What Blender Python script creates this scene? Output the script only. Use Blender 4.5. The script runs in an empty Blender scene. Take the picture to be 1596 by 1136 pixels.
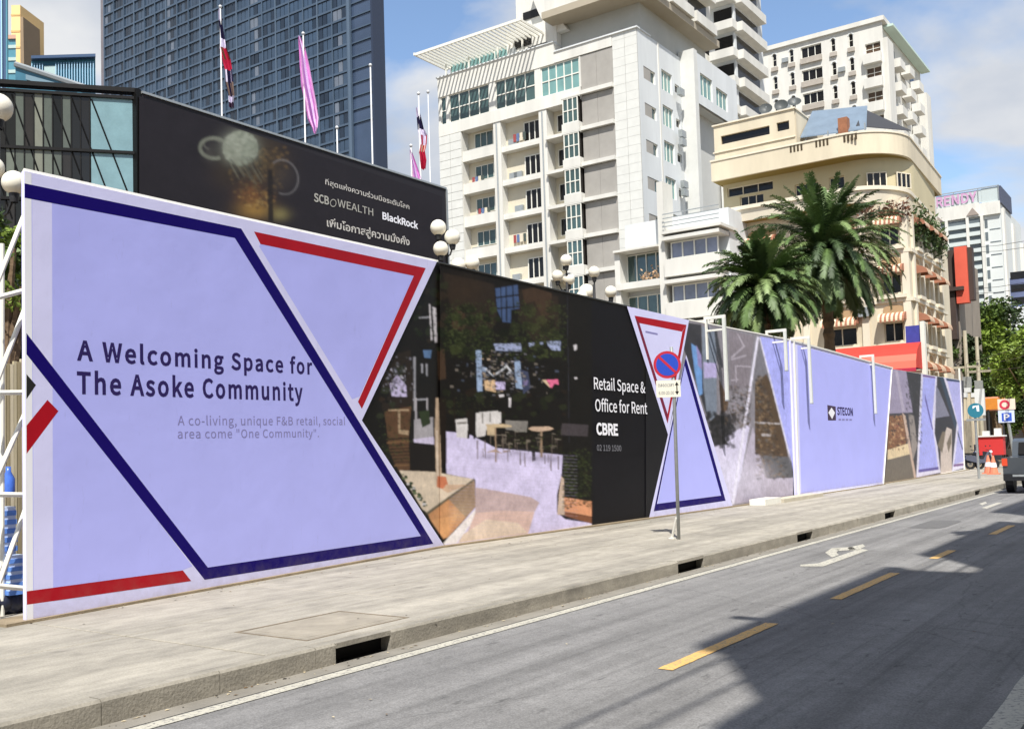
import bpy, math, random
from mathutils import Vector, Matrix
random.seed(7)
rad = math.radians
scene = bpy.context.scene
col = scene.collection

# ------------------------------------------------------------------ camera
F, YAW, PIT, ROLL, PX, PY = 1547.375, .614463753, .0540374, -.0305717, 797.6, 623.27
CAM = Vector((0, 0, 1.6))
_f = Vector((-math.sin(YAW)*math.cos(PIT), math.cos(YAW)*math.cos(PIT), math.sin(PIT)))
_r0 = Vector((math.cos(YAW), math.sin(YAW), 0)); _u0 = _r0.cross(_f)
_r = math.cos(ROLL)*_r0 + math.sin(ROLL)*_u0
_u = -math.sin(ROLL)*_r0 + math.cos(ROLL)*_u0
cd = bpy.data.cameras.new('camera'); cam = bpy.data.objects.new('camera', cd); col.objects.link(cam)
cd.sensor_width = 36; cd.lens = F*36/1596
cd.shift_x = (798-PX)/1596; cd.shift_y = (PY-568)/1596
cd.clip_end = 3000; cd.clip_start = .05
cam.matrix_world = Matrix(((_r.x, _u.x, -_f.x, CAM.x), (_r.y, _u.y, -_f.y, CAM.y), (_r.z, _u.z, -_f.z, CAM.z), (0, 0, 0, 1)))
scene.camera = cam

# ------------------------------------------------------------------ light
SUN_AZ, SUN_EL = 32, 55          # degrees from -Y towards +X, elevation
sdir = Vector((math.sin(rad(SUN_AZ))*math.cos(rad(SUN_EL)), -math.cos(rad(SUN_AZ))*math.cos(rad(SUN_EL)), math.sin(rad(SUN_EL))))
sl = bpy.data.lights.new('sun', 'SUN'); sl.energy = 4.6; sl.angle = rad(.55); sl.color = (1, .965, .90)
so = bpy.data.objects.new('sun', sl); col.objects.link(so)
so.rotation_euler = (-sdir).to_track_quat('-Z', 'Y').to_euler()
w = bpy.data.worlds.new('World'); scene.world = w; w.use_nodes = True
nt = w.node_tree; nt.nodes.clear()
def N(nt, t, **k):
    n = nt.nodes.new(t)
    for a, b in k.items(): setattr(n, a, b)
    return n
sky = N(nt, 'ShaderNodeTexSky', sky_type='NISHITA', sun_disc=False)
sky.sun_elevation = rad(SUN_EL); sky.sun_rotation = math.pi - rad(SUN_AZ); sky.air_density = 1.0; sky.dust_density = .6; sky.ozone_density = 2.0
bg1 = N(nt, 'ShaderNodeBackground'); bg1.inputs[1].default_value = .14
bg2 = N(nt, 'ShaderNodeBackground'); bg2.inputs[1].default_value = .46
out = N(nt, 'ShaderNodeOutputWorld'); mix = N(nt, 'ShaderNodeMixShader')
tc = N(nt, 'ShaderNodeTexCoord'); mp = N(nt, 'ShaderNodeMapping'); mp.inputs['Scale'].default_value = (1, 1, 1.9); mp.inputs['Location'].default_value = (4.4, 6.75, .9)
n1 = N(nt, 'ShaderNodeTexNoise'); n1.inputs['Scale'].default_value = 2.6; n1.inputs['Detail'].default_value = 7; n1.inputs['Roughness'].default_value = .52; n1.inputs['Distortion'].default_value = .25
r1 = N(nt, 'ShaderNodeValToRGB'); r1.color_ramp.elements[0].position = .41; r1.color_ramp.elements[1].position = .51
n2 = N(nt, 'ShaderNodeTexNoise'); n2.inputs['Scale'].default_value = 3.4; n2.inputs['Detail'].default_value = 6; n2.inputs['Roughness'].default_value = .5
r2 = N(nt, 'ShaderNodeValToRGB'); r2.color_ramp.elements[0].position = .40; r2.color_ramp.elements[1].position = .68
r2.color_ramp.elements[0].color = (.58, .70, .92, 1); r2.color_ramp.elements[1].color = (1.25, 1.27, 1.3, 1)
L = nt.links.new
L(tc.outputs['Generated'], mp.inputs[0]); L(mp.outputs[0], n1.inputs[0]); L(mp.outputs[0], n2.inputs[0])
L(n1.outputs[0], r1.inputs[0]); L(n2.outputs[0], r2.inputs[0]); L(r2.outputs[0], bg2.inputs[0]); L(sky.outputs[0], bg1.inputs[0])
L(r1.outputs[0], mix.inputs[0]); L(bg1.outputs[0], mix.inputs[1]); L(bg2.outputs[0], mix.inputs[2]); L(mix.outputs[0], out.inputs[0])
vs = scene.view_settings; vs.view_transform = 'Standard'; vs.look = 'None'; vs.gamma = 1; vs.exposure = .52; vs.use_curve_mapping = False
scene.cycles.max_bounces = 6; scene.cycles.use_denoising = True

# ------------------------------------------------------------------ projection helpers (photo pixel -> point on a real plane)
def ray(x, y): return _r*((x-PX)/F) - _u*((y-PY)/F) + _f
def onz(x, y, z=0): d = ray(x, y); return CAM + d*((z-CAM.z)/d.z)
def onx(x, y, X): d = ray(x, y); return CAM + d*(X/d.x)
def ony(x, y, Y): d = ray(x, y); return CAM + d*(Y/d.y)
def atd(x, y, dep): return CAM + ray(x, y)*dep
class Plane:
    """vertical plane through two plan points; n points to the road"""
    def __init__(s, a, b):
        s.a = Vector((a[0], a[1], 0)); s.u = (Vector((b[0], b[1], 0))-s.a).normalized(); s.n = Vector((s.u.y, -s.u.x, 0))
    def p(s, x, y, off=0):
        d = ray(x, y); t = ((s.a + s.n*off) - CAM).dot(s.n)/d.dot(s.n); return CAM + d*t

# ------------------------------------------------------------------ materials
def lin(c):
    return tuple(((v/255)/12.92 if v/255 <= .04045 else ((v/255+.055)/1.055)**2.4) for v in c)
MATS = {}
def mat(name, rgb, rough=.7, var=.0, scale=3.0, metal=0, bump=0, bscale=40, spec=.5, srgb=True, streak=False, emis=0, coat=0):
    if name in MATS: return MATS[name]
    m = bpy.data.materials.new(name); m.use_nodes = True; nt = m.node_tree; b = nt.nodes['Principled BSDF']
    c = lin(rgb) if srgb else rgb
    b.inputs['Base Color'].default_value = (*c, 1); b.inputs['Roughness'].default_value = rough; b.inputs['Metallic'].default_value = metal
    b.inputs['Specular IOR Level'].default_value = spec; b.inputs['Coat Weight'].default_value = coat
    if emis: b.inputs['Emission Color'].default_value = (*c, 1); b.inputs['Emission Strength'].default_value = emis
    g = None
    if var or bump:
        g = N(nt, 'ShaderNodeNewGeometry')
    if var:
        mp = N(nt, 'ShaderNodeMapping'); mp.inputs['Scale'].default_value = (1, 1, .18 if streak else 1)
        n = N(nt, 'ShaderNodeTexNoise'); n.inputs['Scale'].default_value = scale; n.inputs['Detail'].default_value = 8; n.inputs['Roughness'].default_value = .62
        r = N(nt, 'ShaderNodeMapRange'); r.inputs[1].default_value = .3; r.inputs[2].default_value = .7; r.inputs[3].default_value = 1-var; r.inputs[4].default_value = 1+var
        mx = N(nt, 'ShaderNodeMix', data_type='RGBA', blend_type='MULTIPLY'); mx.inputs[0].default_value = 1; mx.inputs[6].default_value = (*c, 1)
        nt.links.new(g.outputs['Position'], mp.inputs[0]); nt.links.new(mp.outputs[0], n.inputs[0]); nt.links.new(n.outputs[0], r.inputs[0])
        nt.links.new(r.outputs[0], mx.inputs[7]); nt.links.new(mx.outputs[2], b.inputs['Base Color'])
    if bump:
        n = N(nt, 'ShaderNodeTexNoise'); n.inputs['Scale'].default_value = bscale; n.inputs['Detail'].default_value = 5
        bp = N(nt, 'ShaderNodeBump'); bp.inputs['Strength'].default_value = bump; bp.inputs['Distance'].default_value = .02
        nt.links.new(g.outputs['Position'], n.inputs[0]); nt.links.new(n.outputs[0], bp.inputs['Height']); nt.links.new(bp.outputs[0], b.inputs['Normal'])
    MATS[name] = m; return m

def print_mat(name, rough=.5, spec=.3, var=.16, scale=6):
    """matt printed vinyl, colour per face from the print"""
    m = bpy.data.materials.new(name); m.use_nodes = True; nt = m.node_tree; b = nt.nodes['Principled BSDF']
    a = N(nt, 'ShaderNodeVertexColor', layer_name='ink'); g = N(nt, 'ShaderNodeNewGeometry')
    n = N(nt, 'ShaderNodeTexNoise'); n.inputs['Scale'].default_value = scale; n.inputs['Detail'].default_value = 7; n.inputs['Roughness'].default_value = .68
    r = N(nt, 'ShaderNodeMapRange'); r.inputs[1].default_value = .3; r.inputs[2].default_value = .7; r.inputs[3].default_value = 1-var; r.inputs[4].default_value = 1+var
    mx = N(nt, 'ShaderNodeMix', data_type='RGBA', blend_type='MULTIPLY'); mx.inputs[0].default_value = 1
    nt.links.new(g.outputs['Position'], n.inputs[0]); nt.links.new(n.outputs[0], r.inputs[0]); nt.links.new(a.outputs[0], mx.inputs[6]); nt.links.new(r.outputs[0], mx.inputs[7])
    nt.links.new(mx.outputs[2], b.inputs['Base Color']); b.inputs['Roughness'].default_value = rough; b.inputs['Specular IOR Level'].default_value = spec
    return m

# ------------------------------------------------------------------ mesh helpers
class MB:
    def __init__(s): s.v = []; s.f = []; s.c = []; s.smooth = False
    def poly(s, pts, c=None):
        i = len(s.v); s.v += [tuple(p) for p in pts]; s.f.append(tuple(range(i, i+len(pts)))); s.c.append(c); return s
    def box(s, x0, y0, z0, x1, y1, z1):
        if x0 > x1: x0, x1 = x1, x0
        if y0 > y1: y0, y1 = y1, y0
        if z0 > z1: z0, z1 = z1, z0
        i = len(s.v)
        s.v += [(x0,y0,z0),(x1,y0,z0),(x1,y1,z0),(x0,y1,z0),(x0,y0,z1),(x1,y0,z1),(x1,y1,z1),(x0,y1,z1)]
        for f in ((0,3,2,1),(4,5,6,7),(0,1,5,4),(1,2,6,5),(2,3,7,6),(3,0,4,7)): s.f.append(tuple(i+k for k in f)); s.c.append(None)
        return s
    def tube(s, pts, r, n=8, r1=None):
        pts = [Vector(p) for p in pts]; rings = []; m = len(pts)
        for k, p in enumerate(pts):
            d = (pts[min(k+1, m-1)]-pts[max(k-1, 0)]).normalized()
            a = d.orthogonal().normalized() if k == 0 else (pa - d*pa.dot(d)).normalized()
            pa = a; b = d.cross(a); rr = r if r1 is None else r+(r1-r)*k/(m-1)
            i = len(s.v); rings.append(i)
            for j in range(n):
                t = 2*math.pi*j/n; s.v.append(tuple(p+(a*math.cos(t)+b*math.sin(t))*rr))
        for k in range(m-1):
            for j in range(n):
                s.f.append((rings[k]+j, rings[k]+(j+1)%n, rings[k+1]+(j+1)%n, rings[k+1]+j)); s.c.append(None)
        s.f.append(tuple(rings[0]+j for j in range(n))[::-1]); s.c.append(None)
        s.f.append(tuple(rings[-1]+j for j in range(n))); s.c.append(None)
        return s
    def lathe(s, c, prof, n=16):
        """prof: list of (r, z) about a vertical axis at c"""
        i0 = len(s.v)
        for r, z in prof:
            for j in range(n):
                t = 2*math.pi*j/n; s.v.append((c[0]+r*math.cos(t), c[1]+r*math.sin(t), c[2]+z))
        for k in range(len(prof)-1):
            for j in range(n):
                s.f.append((i0+k*n+j, i0+k*n+(j+1)%n, i0+(k+1)*n+(j+1)%n, i0+(k+1)*n+j)); s.c.append(None)
        return s
    def ball(s, c, r, n=16, m=10):
        return s.lathe(c, [(max(1e-4, r*math.sin(math.pi*k/m)), -r*math.cos(math.pi*k/m)) for k in range(m+1)], n)
    def prism(s, pts, off):
        """closed prism: polygon pts (3D) pushed by vector off"""
        pts = [Vector(p) for p in pts]; off = Vector(off); n = len(pts)
        s.poly(pts); s.poly([p+off for p in pts][::-1])
        for k in range(n):
            a, b = pts[k], pts[(k+1) % n]; s.poly([a, a+off, b+off, b])
        return s
    def mesh(s, name, m, smooth=False, fix=False):
        me = bpy.data.meshes.new(name); me.from_pydata(s.v, [], s.f)
        ms = m if isinstance(m, (list, tuple)) else [m]
        for k in ms: me.materials.append(k)
        if any(isinstance(k, tuple) for k in s.c):
            at = me.color_attributes.new('ink', 'FLOAT_COLOR', 'CORNER'); li = 0
            vals = []
            for p, c in zip(me.polygons, s.c):
                cc = lin(c) if c else (1, 1, 1)
                vals += [*cc, 1.0]*p.loop_total
            at.data.foreach_set('color', vals)
        elif any(c is not None for c in s.c):
            me.polygons.foreach_set('material_index', [c or 0 for c in s.c])
        if smooth: me.polygons.foreach_set('use_smooth', [True]*len(me.polygons))
        me.update(); 
        if fix:
            import bmesh
            bm = bmesh.new(); bm.from_mesh(me); bmesh.ops.recalc_face_normals(bm, faces=bm.faces); bm.to_mesh(me); bm.free()
        return me
def link(name, me, parent=None, loc=None, rz=None):
    o = bpy.data.objects.new(name, me); col.objects.link(o)
    if parent: o.parent = parent
    if loc is not None: o.location = loc
    if rz is not None: o.rotation_euler = (0, 0, rz)
    return o
def obj(name, mb, m, parent=None, loc=None, rz=None, smooth=False, fix=False):
    return link(name, mb.mesh(name, m, smooth, fix), parent, loc, rz)
def tag(o, label, cat, group=None):
    o['label'] = label; o['category'] = cat
    if group: o['group'] = group
    return o
def thing(name, label, cat, loc=(0, 0, 0), group=None, rz=0):
    o = bpy.data.objects.new(name, None); col.objects.link(o); o.location = loc; o.rotation_euler = (0, 0, rz); o.empty_display_size = .2
    return tag(o, label, cat, group)
def struct(o): o['kind'] = 'structure'; return o
def dup(root, loc, label=None, rz=None):
    r = root.copy(); col.objects.link(r); r.location = loc
    if rz is not None: r.rotation_euler = (0, 0, rz)
    if label: r['label'] = label
    for ch in list(root.children):
        c = ch.copy(); col.objects.link(c); c.parent = r
        for g in list(ch.children):
            d = g.copy(); col.objects.link(d); d.parent = c
    return r
def rel(root, pts): return [Vector(p)-Vector(root.location) for p in pts]

# ------------------------------------------------------------------ printed pictures: polygons drawn into a fine vertex-coloured sheet
import numpy as np
class Canvas:
    def __init__(s, x0, x1, y0, y1, step, base, seed=1):
        s.x0, s.y0, s.st = x0, y0, step; s.w = int((x1-x0)/step)+2; s.h = int((y1-y0)/step)+2
        s.a = np.zeros((s.h, s.w, 3)); s.a[:] = lin(base); s.rng = np.random.RandomState(seed)
    def fill(s, c, pts, soft=None):
        P = np.array([((x-s.x0)/s.st, (y-s.y0)/s.st) for x, y in pts]); lo = np.floor(P.min(0)).astype(int); hi = np.ceil(P.max(0)).astype(int)+1
        xa, ya = max(lo[0], 0), max(lo[1], 0); xb, yb = min(hi[0], s.w), min(hi[1], s.h)
        if xa >= xb or ya >= yb: return
        X, Y = np.meshgrid(np.arange(xa, xb), np.arange(ya, yb)); cov = np.zeros(X.shape)
        for ox, oy in ((-.25, -.25), (.25, -.25), (-.25, .25), (.25, .25)):
            ins = np.zeros(X.shape, bool); n = len(P); xx = X+ox; yy = Y+oy
            for i in range(n):
                ax, ay = P[i]; bx_, by_ = P[(i+1) % n]
                if ay == by_: continue
                cnd = ((ay > yy) != (by_ > yy)) & (xx < (bx_-ax)*(yy-ay)/(by_-ay)+ax); ins ^= cnd
            cov += ins*.25
        v = s.a[ya:yb, xa:xb]; v += (np.array(lin(c))-v)*cov[..., None]*(soft or 1)
    def glow(s, c, cx, cy, rx, ry, k=.8, rot=0):
        Y, X = np.mgrid[0:s.h, 0:s.w]; dx = X*s.st+s.x0-cx; dy = Y*s.st+s.y0-cy; u = dx*math.cos(rot)+dy*math.sin(rot); v_ = -dx*math.sin(rot)+dy*math.cos(rot)
        m = np.exp(-((u/rx)**2+(v_/ry)**2)*1.2)[..., None]*k; s.a += (np.array(lin(c))-s.a)*m
    def blur(s, n=1):
        for _ in range(n):
            p = np.pad(s.a, ((1, 1), (1, 1), (0, 0)), mode='edge'); s.a = (p[:-2, 1:-1]+p[2:, 1:-1]+p[1:-1, :-2]+p[1:-1, 2:]+4*p[1:-1, 1:-1])/8
    def grain(s, amt, cell=3):
        """soft tonal unevenness at a few sizes"""
        t = np.zeros((s.h, s.w))
        for c_, k in ((cell, .5), (cell*3, .7), (cell*8, .8)):
            g = s.rng.rand(s.h//c_+3, s.w//c_+3)-.5; yy = np.arange(s.h)/c_; xx = np.arange(s.w)/c_; iy = yy.astype(int); ix = xx.astype(int); fy = (yy-iy)[:, None]; fx = (xx-ix)[None]
            t += k*(g[iy][:, ix]*(1-fy)*(1-fx)+g[iy+1][:, ix]*fy*(1-fx)+g[iy][:, ix+1]*(1-fy)*fx+g[iy+1][:, ix+1]*fy*fx)
        s.a *= np.clip(1+amt*t, .2, 2)[..., None]
    def at(s, x, y):
        fx = min(max((x-s.x0)/s.st, 0), s.w-1.001); fy = min(max((y-s.y0)/s.st, 0), s.h-1.001); i, j = int(fy), int(fx); fy -= i; fx -= j
        return (s.a[i, j]*(1-fx)+s.a[i, j+1]*fx)*(1-fy)+(s.a[i+1, j]*(1-fx)+s.a[i+1, j+1]*fx)*fy
def print_sheet(root, cv, xs, top, bot, step, plane_off, m):
    """sheet between the pixel lines top(x) and bot(x), coloured from the canvas; plane_off(x) -> (plane, offset)"""
    V = []; C_ = []; Fc = []; H = max(2, int(max(bot(x)-top(x) for x in xs)/step))
    for x in xs:
        pl, off = plane_off(x)
        for k in range(H+1):
            y = top(x)+(bot(x)-top(x))*k/H; V.append(tuple(pl.p(x, y, off))); C_.append(cv.at(x, y))
    n = H+1
    for i in range(len(xs)-1):
        for k in range(H): Fc.append((i*n+k, i*n+k+1, (i+1)*n+k+1, (i+1)*n+k))
    me = bpy.data.meshes.new('printed_picture'); me.from_pydata(V, [], Fc); me.materials.append(m)
    at = me.color_attributes.new('ink', 'FLOAT_COLOR', 'POINT'); at.data.foreach_set('color', np.c_[np.array(C_), np.ones(len(C_))].ravel()); me.update()
    return link('printed_picture', me, root)
def lerp_line(pts):
    return lambda x: next((a[1]+(b[1]-a[1])*(x-a[0])/(b[0]-a[0]) for a, b in zip(pts, pts[1:]) if x <= b[0]), pts[-1][1])
def frange(a, b, st): n = max(1, round((b-a)/st)); return [a+(b-a)*k/n for k in range(n+1)]

# ------------------------------------------------------------------ common materials
M = dict(
 conc=mat('footpath concrete', (155, 149, 137), .9, .16, .9, bump=.25, bscale=60),
 kerb=mat('kerb concrete', (150, 144, 132), .92, .25, 1.6, bump=.35, bscale=40),
 plinth=mat('plinth concrete', (140, 125, 102), .9, .28, 2.5, bump=.4),
 dark=mat('dark void', (18, 16, 15), .9),
 lav=mat('lavender vinyl', (180, 183, 250), .62, .035, .8, spec=.2, bump=.7, bscale=1.1),
 lavl=mat('pale lavender vinyl', (214, 213, 250), .62, .035, .9, spec=.2, bump=.7, bscale=1.4),
 navy=mat('navy vinyl', (20, 4, 100), .6, .05, 2, spec=.12),
 red=mat('red vinyl', (170, 4, 28), .55, .08, 2, spec=.25),
 maroon=mat('maroon vinyl', (120, 30, 60), .55, .08, 2, spec=.25),
 ink=mat('dark blue ink', (44, 32, 92), .6, spec=.2),
 ink2=mat('grey lilac ink', (138, 134, 186), .6, spec=.2),
 white=mat('white ink', (238, 238, 245), .6),
 grey=mat('grey ink', (120, 120, 128), .6),
 steelw=mat('white painted steel', (226, 224, 214), .45, .06, 5),
 galv=mat('galvanised steel', (168, 172, 172), .4, .12, 8, metal=.5),
 wall=mat('white wall paint', (211, 209, 202), .8, .12, .6, streak=True),
 wallc=mat('cool white render', (208, 211, 212), .8, .1, .5, streak=True),
 tile=mat('off white cladding panel', (208, 208, 203), .55, .06, 1.2),
 panelg=mat('grey stone cladding', (156, 152, 146), .8, .1, .8),
 glass=mat('green grey window glass', (62, 84, 82), .08, .35, .5, spec=.9),
 glasst=mat('teal window glass', (110, 150, 148), .08, .25, .4, spec=.9),
 glassd=mat('dark window glass', (24, 22, 20), .18, .4, .7, spec=.4),
 cream=mat('cream render', (208, 196, 172), .85, .12, .7, bump=.1, streak=True),
 creaml=mat('pale cream moulding', (218, 208, 188), .8, .1, .5, streak=True),
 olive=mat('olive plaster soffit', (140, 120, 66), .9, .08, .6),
 asphalt=None)
def base_dirt(m):
    """splash dirt along the foot of the sheet, thinning out upward with a ragged edge"""
    nt = m.node_tree; b = nt.nodes['Principled BSDF']; src = b.inputs['Base Color'].links[0].from_socket; g = N(nt, 'ShaderNodeNewGeometry'); Lk = nt.links.new
    sx = N(nt, 'ShaderNodeSeparateXYZ'); Lk(g.outputs['Position'], sx.inputs[0])
    n = N(nt, 'ShaderNodeTexNoise'); n.inputs['Scale'].default_value = 5; n.inputs['Detail'].default_value = 8; n.inputs['Roughness'].default_value = .7; Lk(g.outputs['Position'], n.inputs[0])
    z = N(nt, 'ShaderNodeMapRange'); z.inputs[1].default_value = .0; z.inputs[2].default_value = .38; z.inputs[3].default_value = .34; z.inputs[4].default_value = 0; Lk(sx.outputs[2], z.inputs[0])
    k = N(nt, 'ShaderNodeMath', operation='MULTIPLY'); r = N(nt, 'ShaderNodeMapRange'); r.inputs[1].default_value = .38; r.inputs[2].default_value = .7; Lk(n.outputs[0], r.inputs[0]); Lk(z.outputs[0], k.inputs[0]); Lk(r.outputs[0], k.inputs[1])
    mx = N(nt, 'ShaderNodeMix', data_type='RGBA'); mx.inputs[7].default_value = (.24, .2, .16, 1); Lk(k.outputs[0], mx.inputs[0]); Lk(src, mx.inputs[6])
    n2 = N(nt, 'ShaderNodeTexNoise'); n2.inputs['Scale'].default_value = 14; n2.inputs['Detail'].default_value = 8; n2.inputs['Roughness'].default_value = .75; mp = N(nt, 'ShaderNodeMapping'); mp.inputs['Scale'].default_value = (1, 1, .25); Lk(g.outputs['Position'], mp.inputs[0]); Lk(mp.outputs[0], n2.inputs[0])
    r2 = N(nt, 'ShaderNodeMapRange'); r2.inputs[1].default_value = .6; r2.inputs[2].default_value = .8; r2.inputs[3].default_value = 1; r2.inputs[4].default_value = .82; Lk(n2.outputs[0], r2.inputs[0])
    m2 = N(nt, 'ShaderNodeMix', data_type='RGBA', blend_type='MULTIPLY'); m2.inputs[0].default_value = 1; Lk(mx.outputs[2], m2.inputs[6]); Lk(r2.outputs[0], m2.inputs[7]); Lk(m2.outputs[2], b.inputs['Base Color'])
for k_ in ('lav', 'lavl', 'red', 'navy'): base_dirt(M[k_])
PRINT = print_mat('printed vinyl picture')
PRINTB = print_mat('printed black vinyl', rough=.45, spec=.2, var=.14, scale=6)

# asphalt: aggregate speckle, worn wheel tracks along the lane, cracks
def asphalt():
    m = bpy.data.materials.new('worn asphalt'); m.use_nodes = True; nt = m.node_tree; b = nt.nodes['Principled BSDF']
    g = N(nt, 'ShaderNodeNewGeometry'); Lk = nt.links.new
    def noise(s, sc=(1, 1, 1), d=6, ro=.6):
        mp = N(nt, 'ShaderNodeMapping'); mp.inputs['Scale'].default_value = sc
        n = N(nt, 'ShaderNodeTexNoise'); n.inputs['Scale'].default_value = s; n.inputs['Detail'].default_value = d; n.inputs['Roughness'].default_value = ro
        Lk(g.outputs['Position'], mp.inputs[0]); Lk(mp.outputs[0], n.inputs[0]); return n.outputs[0]
    def ramp(v, a, b_, lo, hi):
        r = N(nt, 'ShaderNodeMapRange'); r.inputs[1].default_value = a; r.inputs[2].default_value = b_; r.inputs[3].default_value = lo; r.inputs[4].default_value = hi
        Lk(v, r.inputs[0]); return r.outputs[0]
    def mul(a, b_):
        x = N(nt, 'ShaderNodeMath', operation='MULTIPLY'); Lk(a, x.inputs[0]); Lk(b_, x.inputs[1]); return x.outputs[0]
    t = ramp(noise(70, d=3), .35, .65, .78, 1.22)
    t = mul(t, ramp(noise(.5, d=5), .3, .7, .86, 1.14))
    t = mul(t, ramp(noise(5, d=8, ro=.75), .3, .7, .86, 1.12))
    t = mul(t, ramp(noise(3.2, (1, .03, 1), 4), .36, .64, .78, 1.12))     # streaks along the traffic
    t = mul(t, ramp(noise(11, (1, .015, 1), 3), .56, .66, 1, .84))
    t = mul(t, ramp(noise(9, (1, .3, 1), 3), .64, .72, 1, .62))           # oil spots
    vo = N(nt, 'ShaderNodeTexVoronoi', feature='DISTANCE_TO_EDGE'); vo.inputs['Scale'].default_value = .33
    mp = N(nt, 'ShaderNodeMapping'); mp.inputs['Scale'].default_value = (1, .6, 1)
    nn = N(nt, 'ShaderNodeTexNoise'); nn.inputs['Scale'].default_value = 1.5; nn.inputs['Detail'].default_value = 4
    ad = N(nt, 'ShaderNodeMix', data_type='RGBA'); ad.inputs[0].default_value = .25
    Lk(g.outputs['Position'], mp.inputs[0]); Lk(mp.outputs[0], ad.inputs[6]); Lk(g.outputs['Position'], nn.inputs[0]); Lk(nn.outputs[1], ad.inputs[7]); Lk(ad.outputs[2], vo.inputs['Vector'])
    t = mul(t, ramp(vo.outputs[0], 0, .004, .8, 1))
    mx = N(nt, 'ShaderNodeMix', data_type='RGBA', blend_type='MULTIPLY'); mx.inputs[0].default_value = 1; mx.inputs[6].default_value = (.205, .20, .195, 1)
    Lk(t, mx.inputs[7]); Lk(mx.outputs[2], b.inputs['Base Color']); b.inputs['Roughness'].default_value = .88; b.inputs['Specular IOR Level'].default_value = .3
    n = N(nt, 'ShaderNodeTexNoise'); n.inputs['Scale'].default_value = 90; bp = N(nt, 'ShaderNodeBump'); bp.inputs['Strength'].default_value = .35; bp.inputs['Distance'].default_value = .01
    Lk(g.outputs['Position'], n.inputs[0]); Lk(n.outputs[0], bp.inputs['Height']); Lk(bp.outputs[0], b.inputs['Normal'])
    return m
M['asphalt'] = asphalt()
def paint_mat(name, rgb, wear=.5):
    m = mat(name, rgb, .7, .1, 3); nt = m.node_tree; b = nt.nodes['Principled BSDF']
    src = b.inputs['Base Color'].links[0].from_socket; g = N(nt, 'ShaderNodeNewGeometry')
    n = N(nt, 'ShaderNodeTexNoise'); n.inputs['Scale'].default_value = 28; n.inputs['Detail'].default_value = 6; n.inputs['Roughness'].default_value = .7
    r = N(nt, 'ShaderNodeValToRGB'); r.color_ramp.elements[0].position = wear; r.color_ramp.elements[1].position = wear+.1
    mx = N(nt, 'ShaderNodeMix', data_type='RGBA'); mx.inputs[7].default_value = (.2, .19, .18, 1)
    nt.links.new(g.outputs['Position'], n.inputs[0]); nt.links.new(n.outputs[0], r.inputs[0]); nt.links.new(r.outputs[0], mx.inputs[0]); nt.links.new(src, mx.inputs[6]); nt.links.new(mx.outputs[2], b.inputs['Base Color'])
    return m
M['pwhite'] = paint_mat('worn white road paint', (184, 180, 166), .51)
M['pyel'] = paint_mat('worn yellow road paint', (216, 172, 100), .53)
def streaky(m, base):
    nt = m.node_tree; b = nt.nodes['Principled BSDF']; src = b.inputs['Base Color'].links[0].from_socket; g = N(nt, 'ShaderNodeNewGeometry'); Lk = nt.links.new; t = src
    for sc, s_, lo, hi, a0, a1 in (((1, .05, 1), 2.6, .82, 1.16, .36, .64), ((1, .35, 1), 9, .86, 1.08, .3, .6), ((1, 1, 1), 45, .9, 1.08, .35, .65), ((1, 1, 1), 2.4, 1, .72, .62, .74)):
        mp = N(nt, 'ShaderNodeMapping'); mp.inputs['Scale'].default_value = sc
        n = N(nt, 'ShaderNodeTexNoise'); n.inputs['Scale'].default_value = s_; n.inputs['Detail'].default_value = 6
        r = N(nt, 'ShaderNodeMapRange'); r.inputs[1].default_value = a0; r.inputs[2].default_value = a1; r.inputs[3].default_value = lo; r.inputs[4].default_value = hi
        mx = N(nt, 'ShaderNodeMix', data_type='RGBA', blend_type='MULTIPLY'); mx.inputs[0].default_value = 1
        Lk(g.outputs['Position'], mp.inputs[0]); Lk(mp.outputs[0], n.inputs[0]); Lk(n.outputs[0], r.inputs[0]); Lk(t, mx.inputs[6]); Lk(r.outputs[0], mx.inputs[7]); t = mx.outputs[2]
    Lk(t, b.inputs['Base Color'])
streaky(M['conc'], 0); streaky(M['kerb'], 0)
M['gutter'] = mat('gutter concrete', (132, 127, 118), .9, .2, 2, bump=.3)

# ================================================================== GROUND
ZR = -.18
def sheet(name, x0, y0, x1, y1, z, m): return struct(obj(name, MB().poly([(x0, y0, z), (x1, y0, z), (x1, y1, z), (x0, y1, z)]), m))
sheet('ground', -900, -600, 900, 1500, -.32, mat('bare soil', (120, 110, 95), .95, .2, .5))
sheet('road', -6.35, -40, 1.0, 260, ZR, M['asphalt'])
sheet('gutter', -6.35, -40, -6.13, 260, ZR+.004, M['gutter'])
def strip(name, x0, x1, y0, y1, z, m, step=.5, jit=.006):
    mb = MB(); n = max(1, int((y1-y0)/step)); n = min(n, 240)
    e0 = [x0+random.uniform(-jit, jit) for _ in range(n+1)]; e1 = [x1+random.uniform(-jit, jit) for _ in range(n+1)]
    for k in range(n):
        a = y0+(y1-y0)*k/n; b = y0+(y1-y0)*(k+1)/n
        mb.poly([(e0[k], a, z), (e1[k], a, z), (e1[k+1], b, z), (e0[k+1], b, z)])
    return struct(obj(name, mb, m))
strip('edge_line', -6.10, -5.97, -10, 110, ZR+.006, M['pwhite'])
strip('lane_edge_line', -1.27, -1.07, -10, 110, ZR+.006, M['pwhite'])
for y0, y1 in ((1.5, 3.6), (7.32, 9.7), (11.5, 14.1), (16.0, 17.3), (20.4, 22.6), (25, 27.3), (29.6, 32), (34.4, 36.8), (39, 41.5)):
    xs = -3.80 + .018*(y0-7.3) if y0 > 4 else -3.82
    strip('lane_dash', xs, xs+.135, y0, y1, ZR+.006, M['pyel'], .12, .005)
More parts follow.
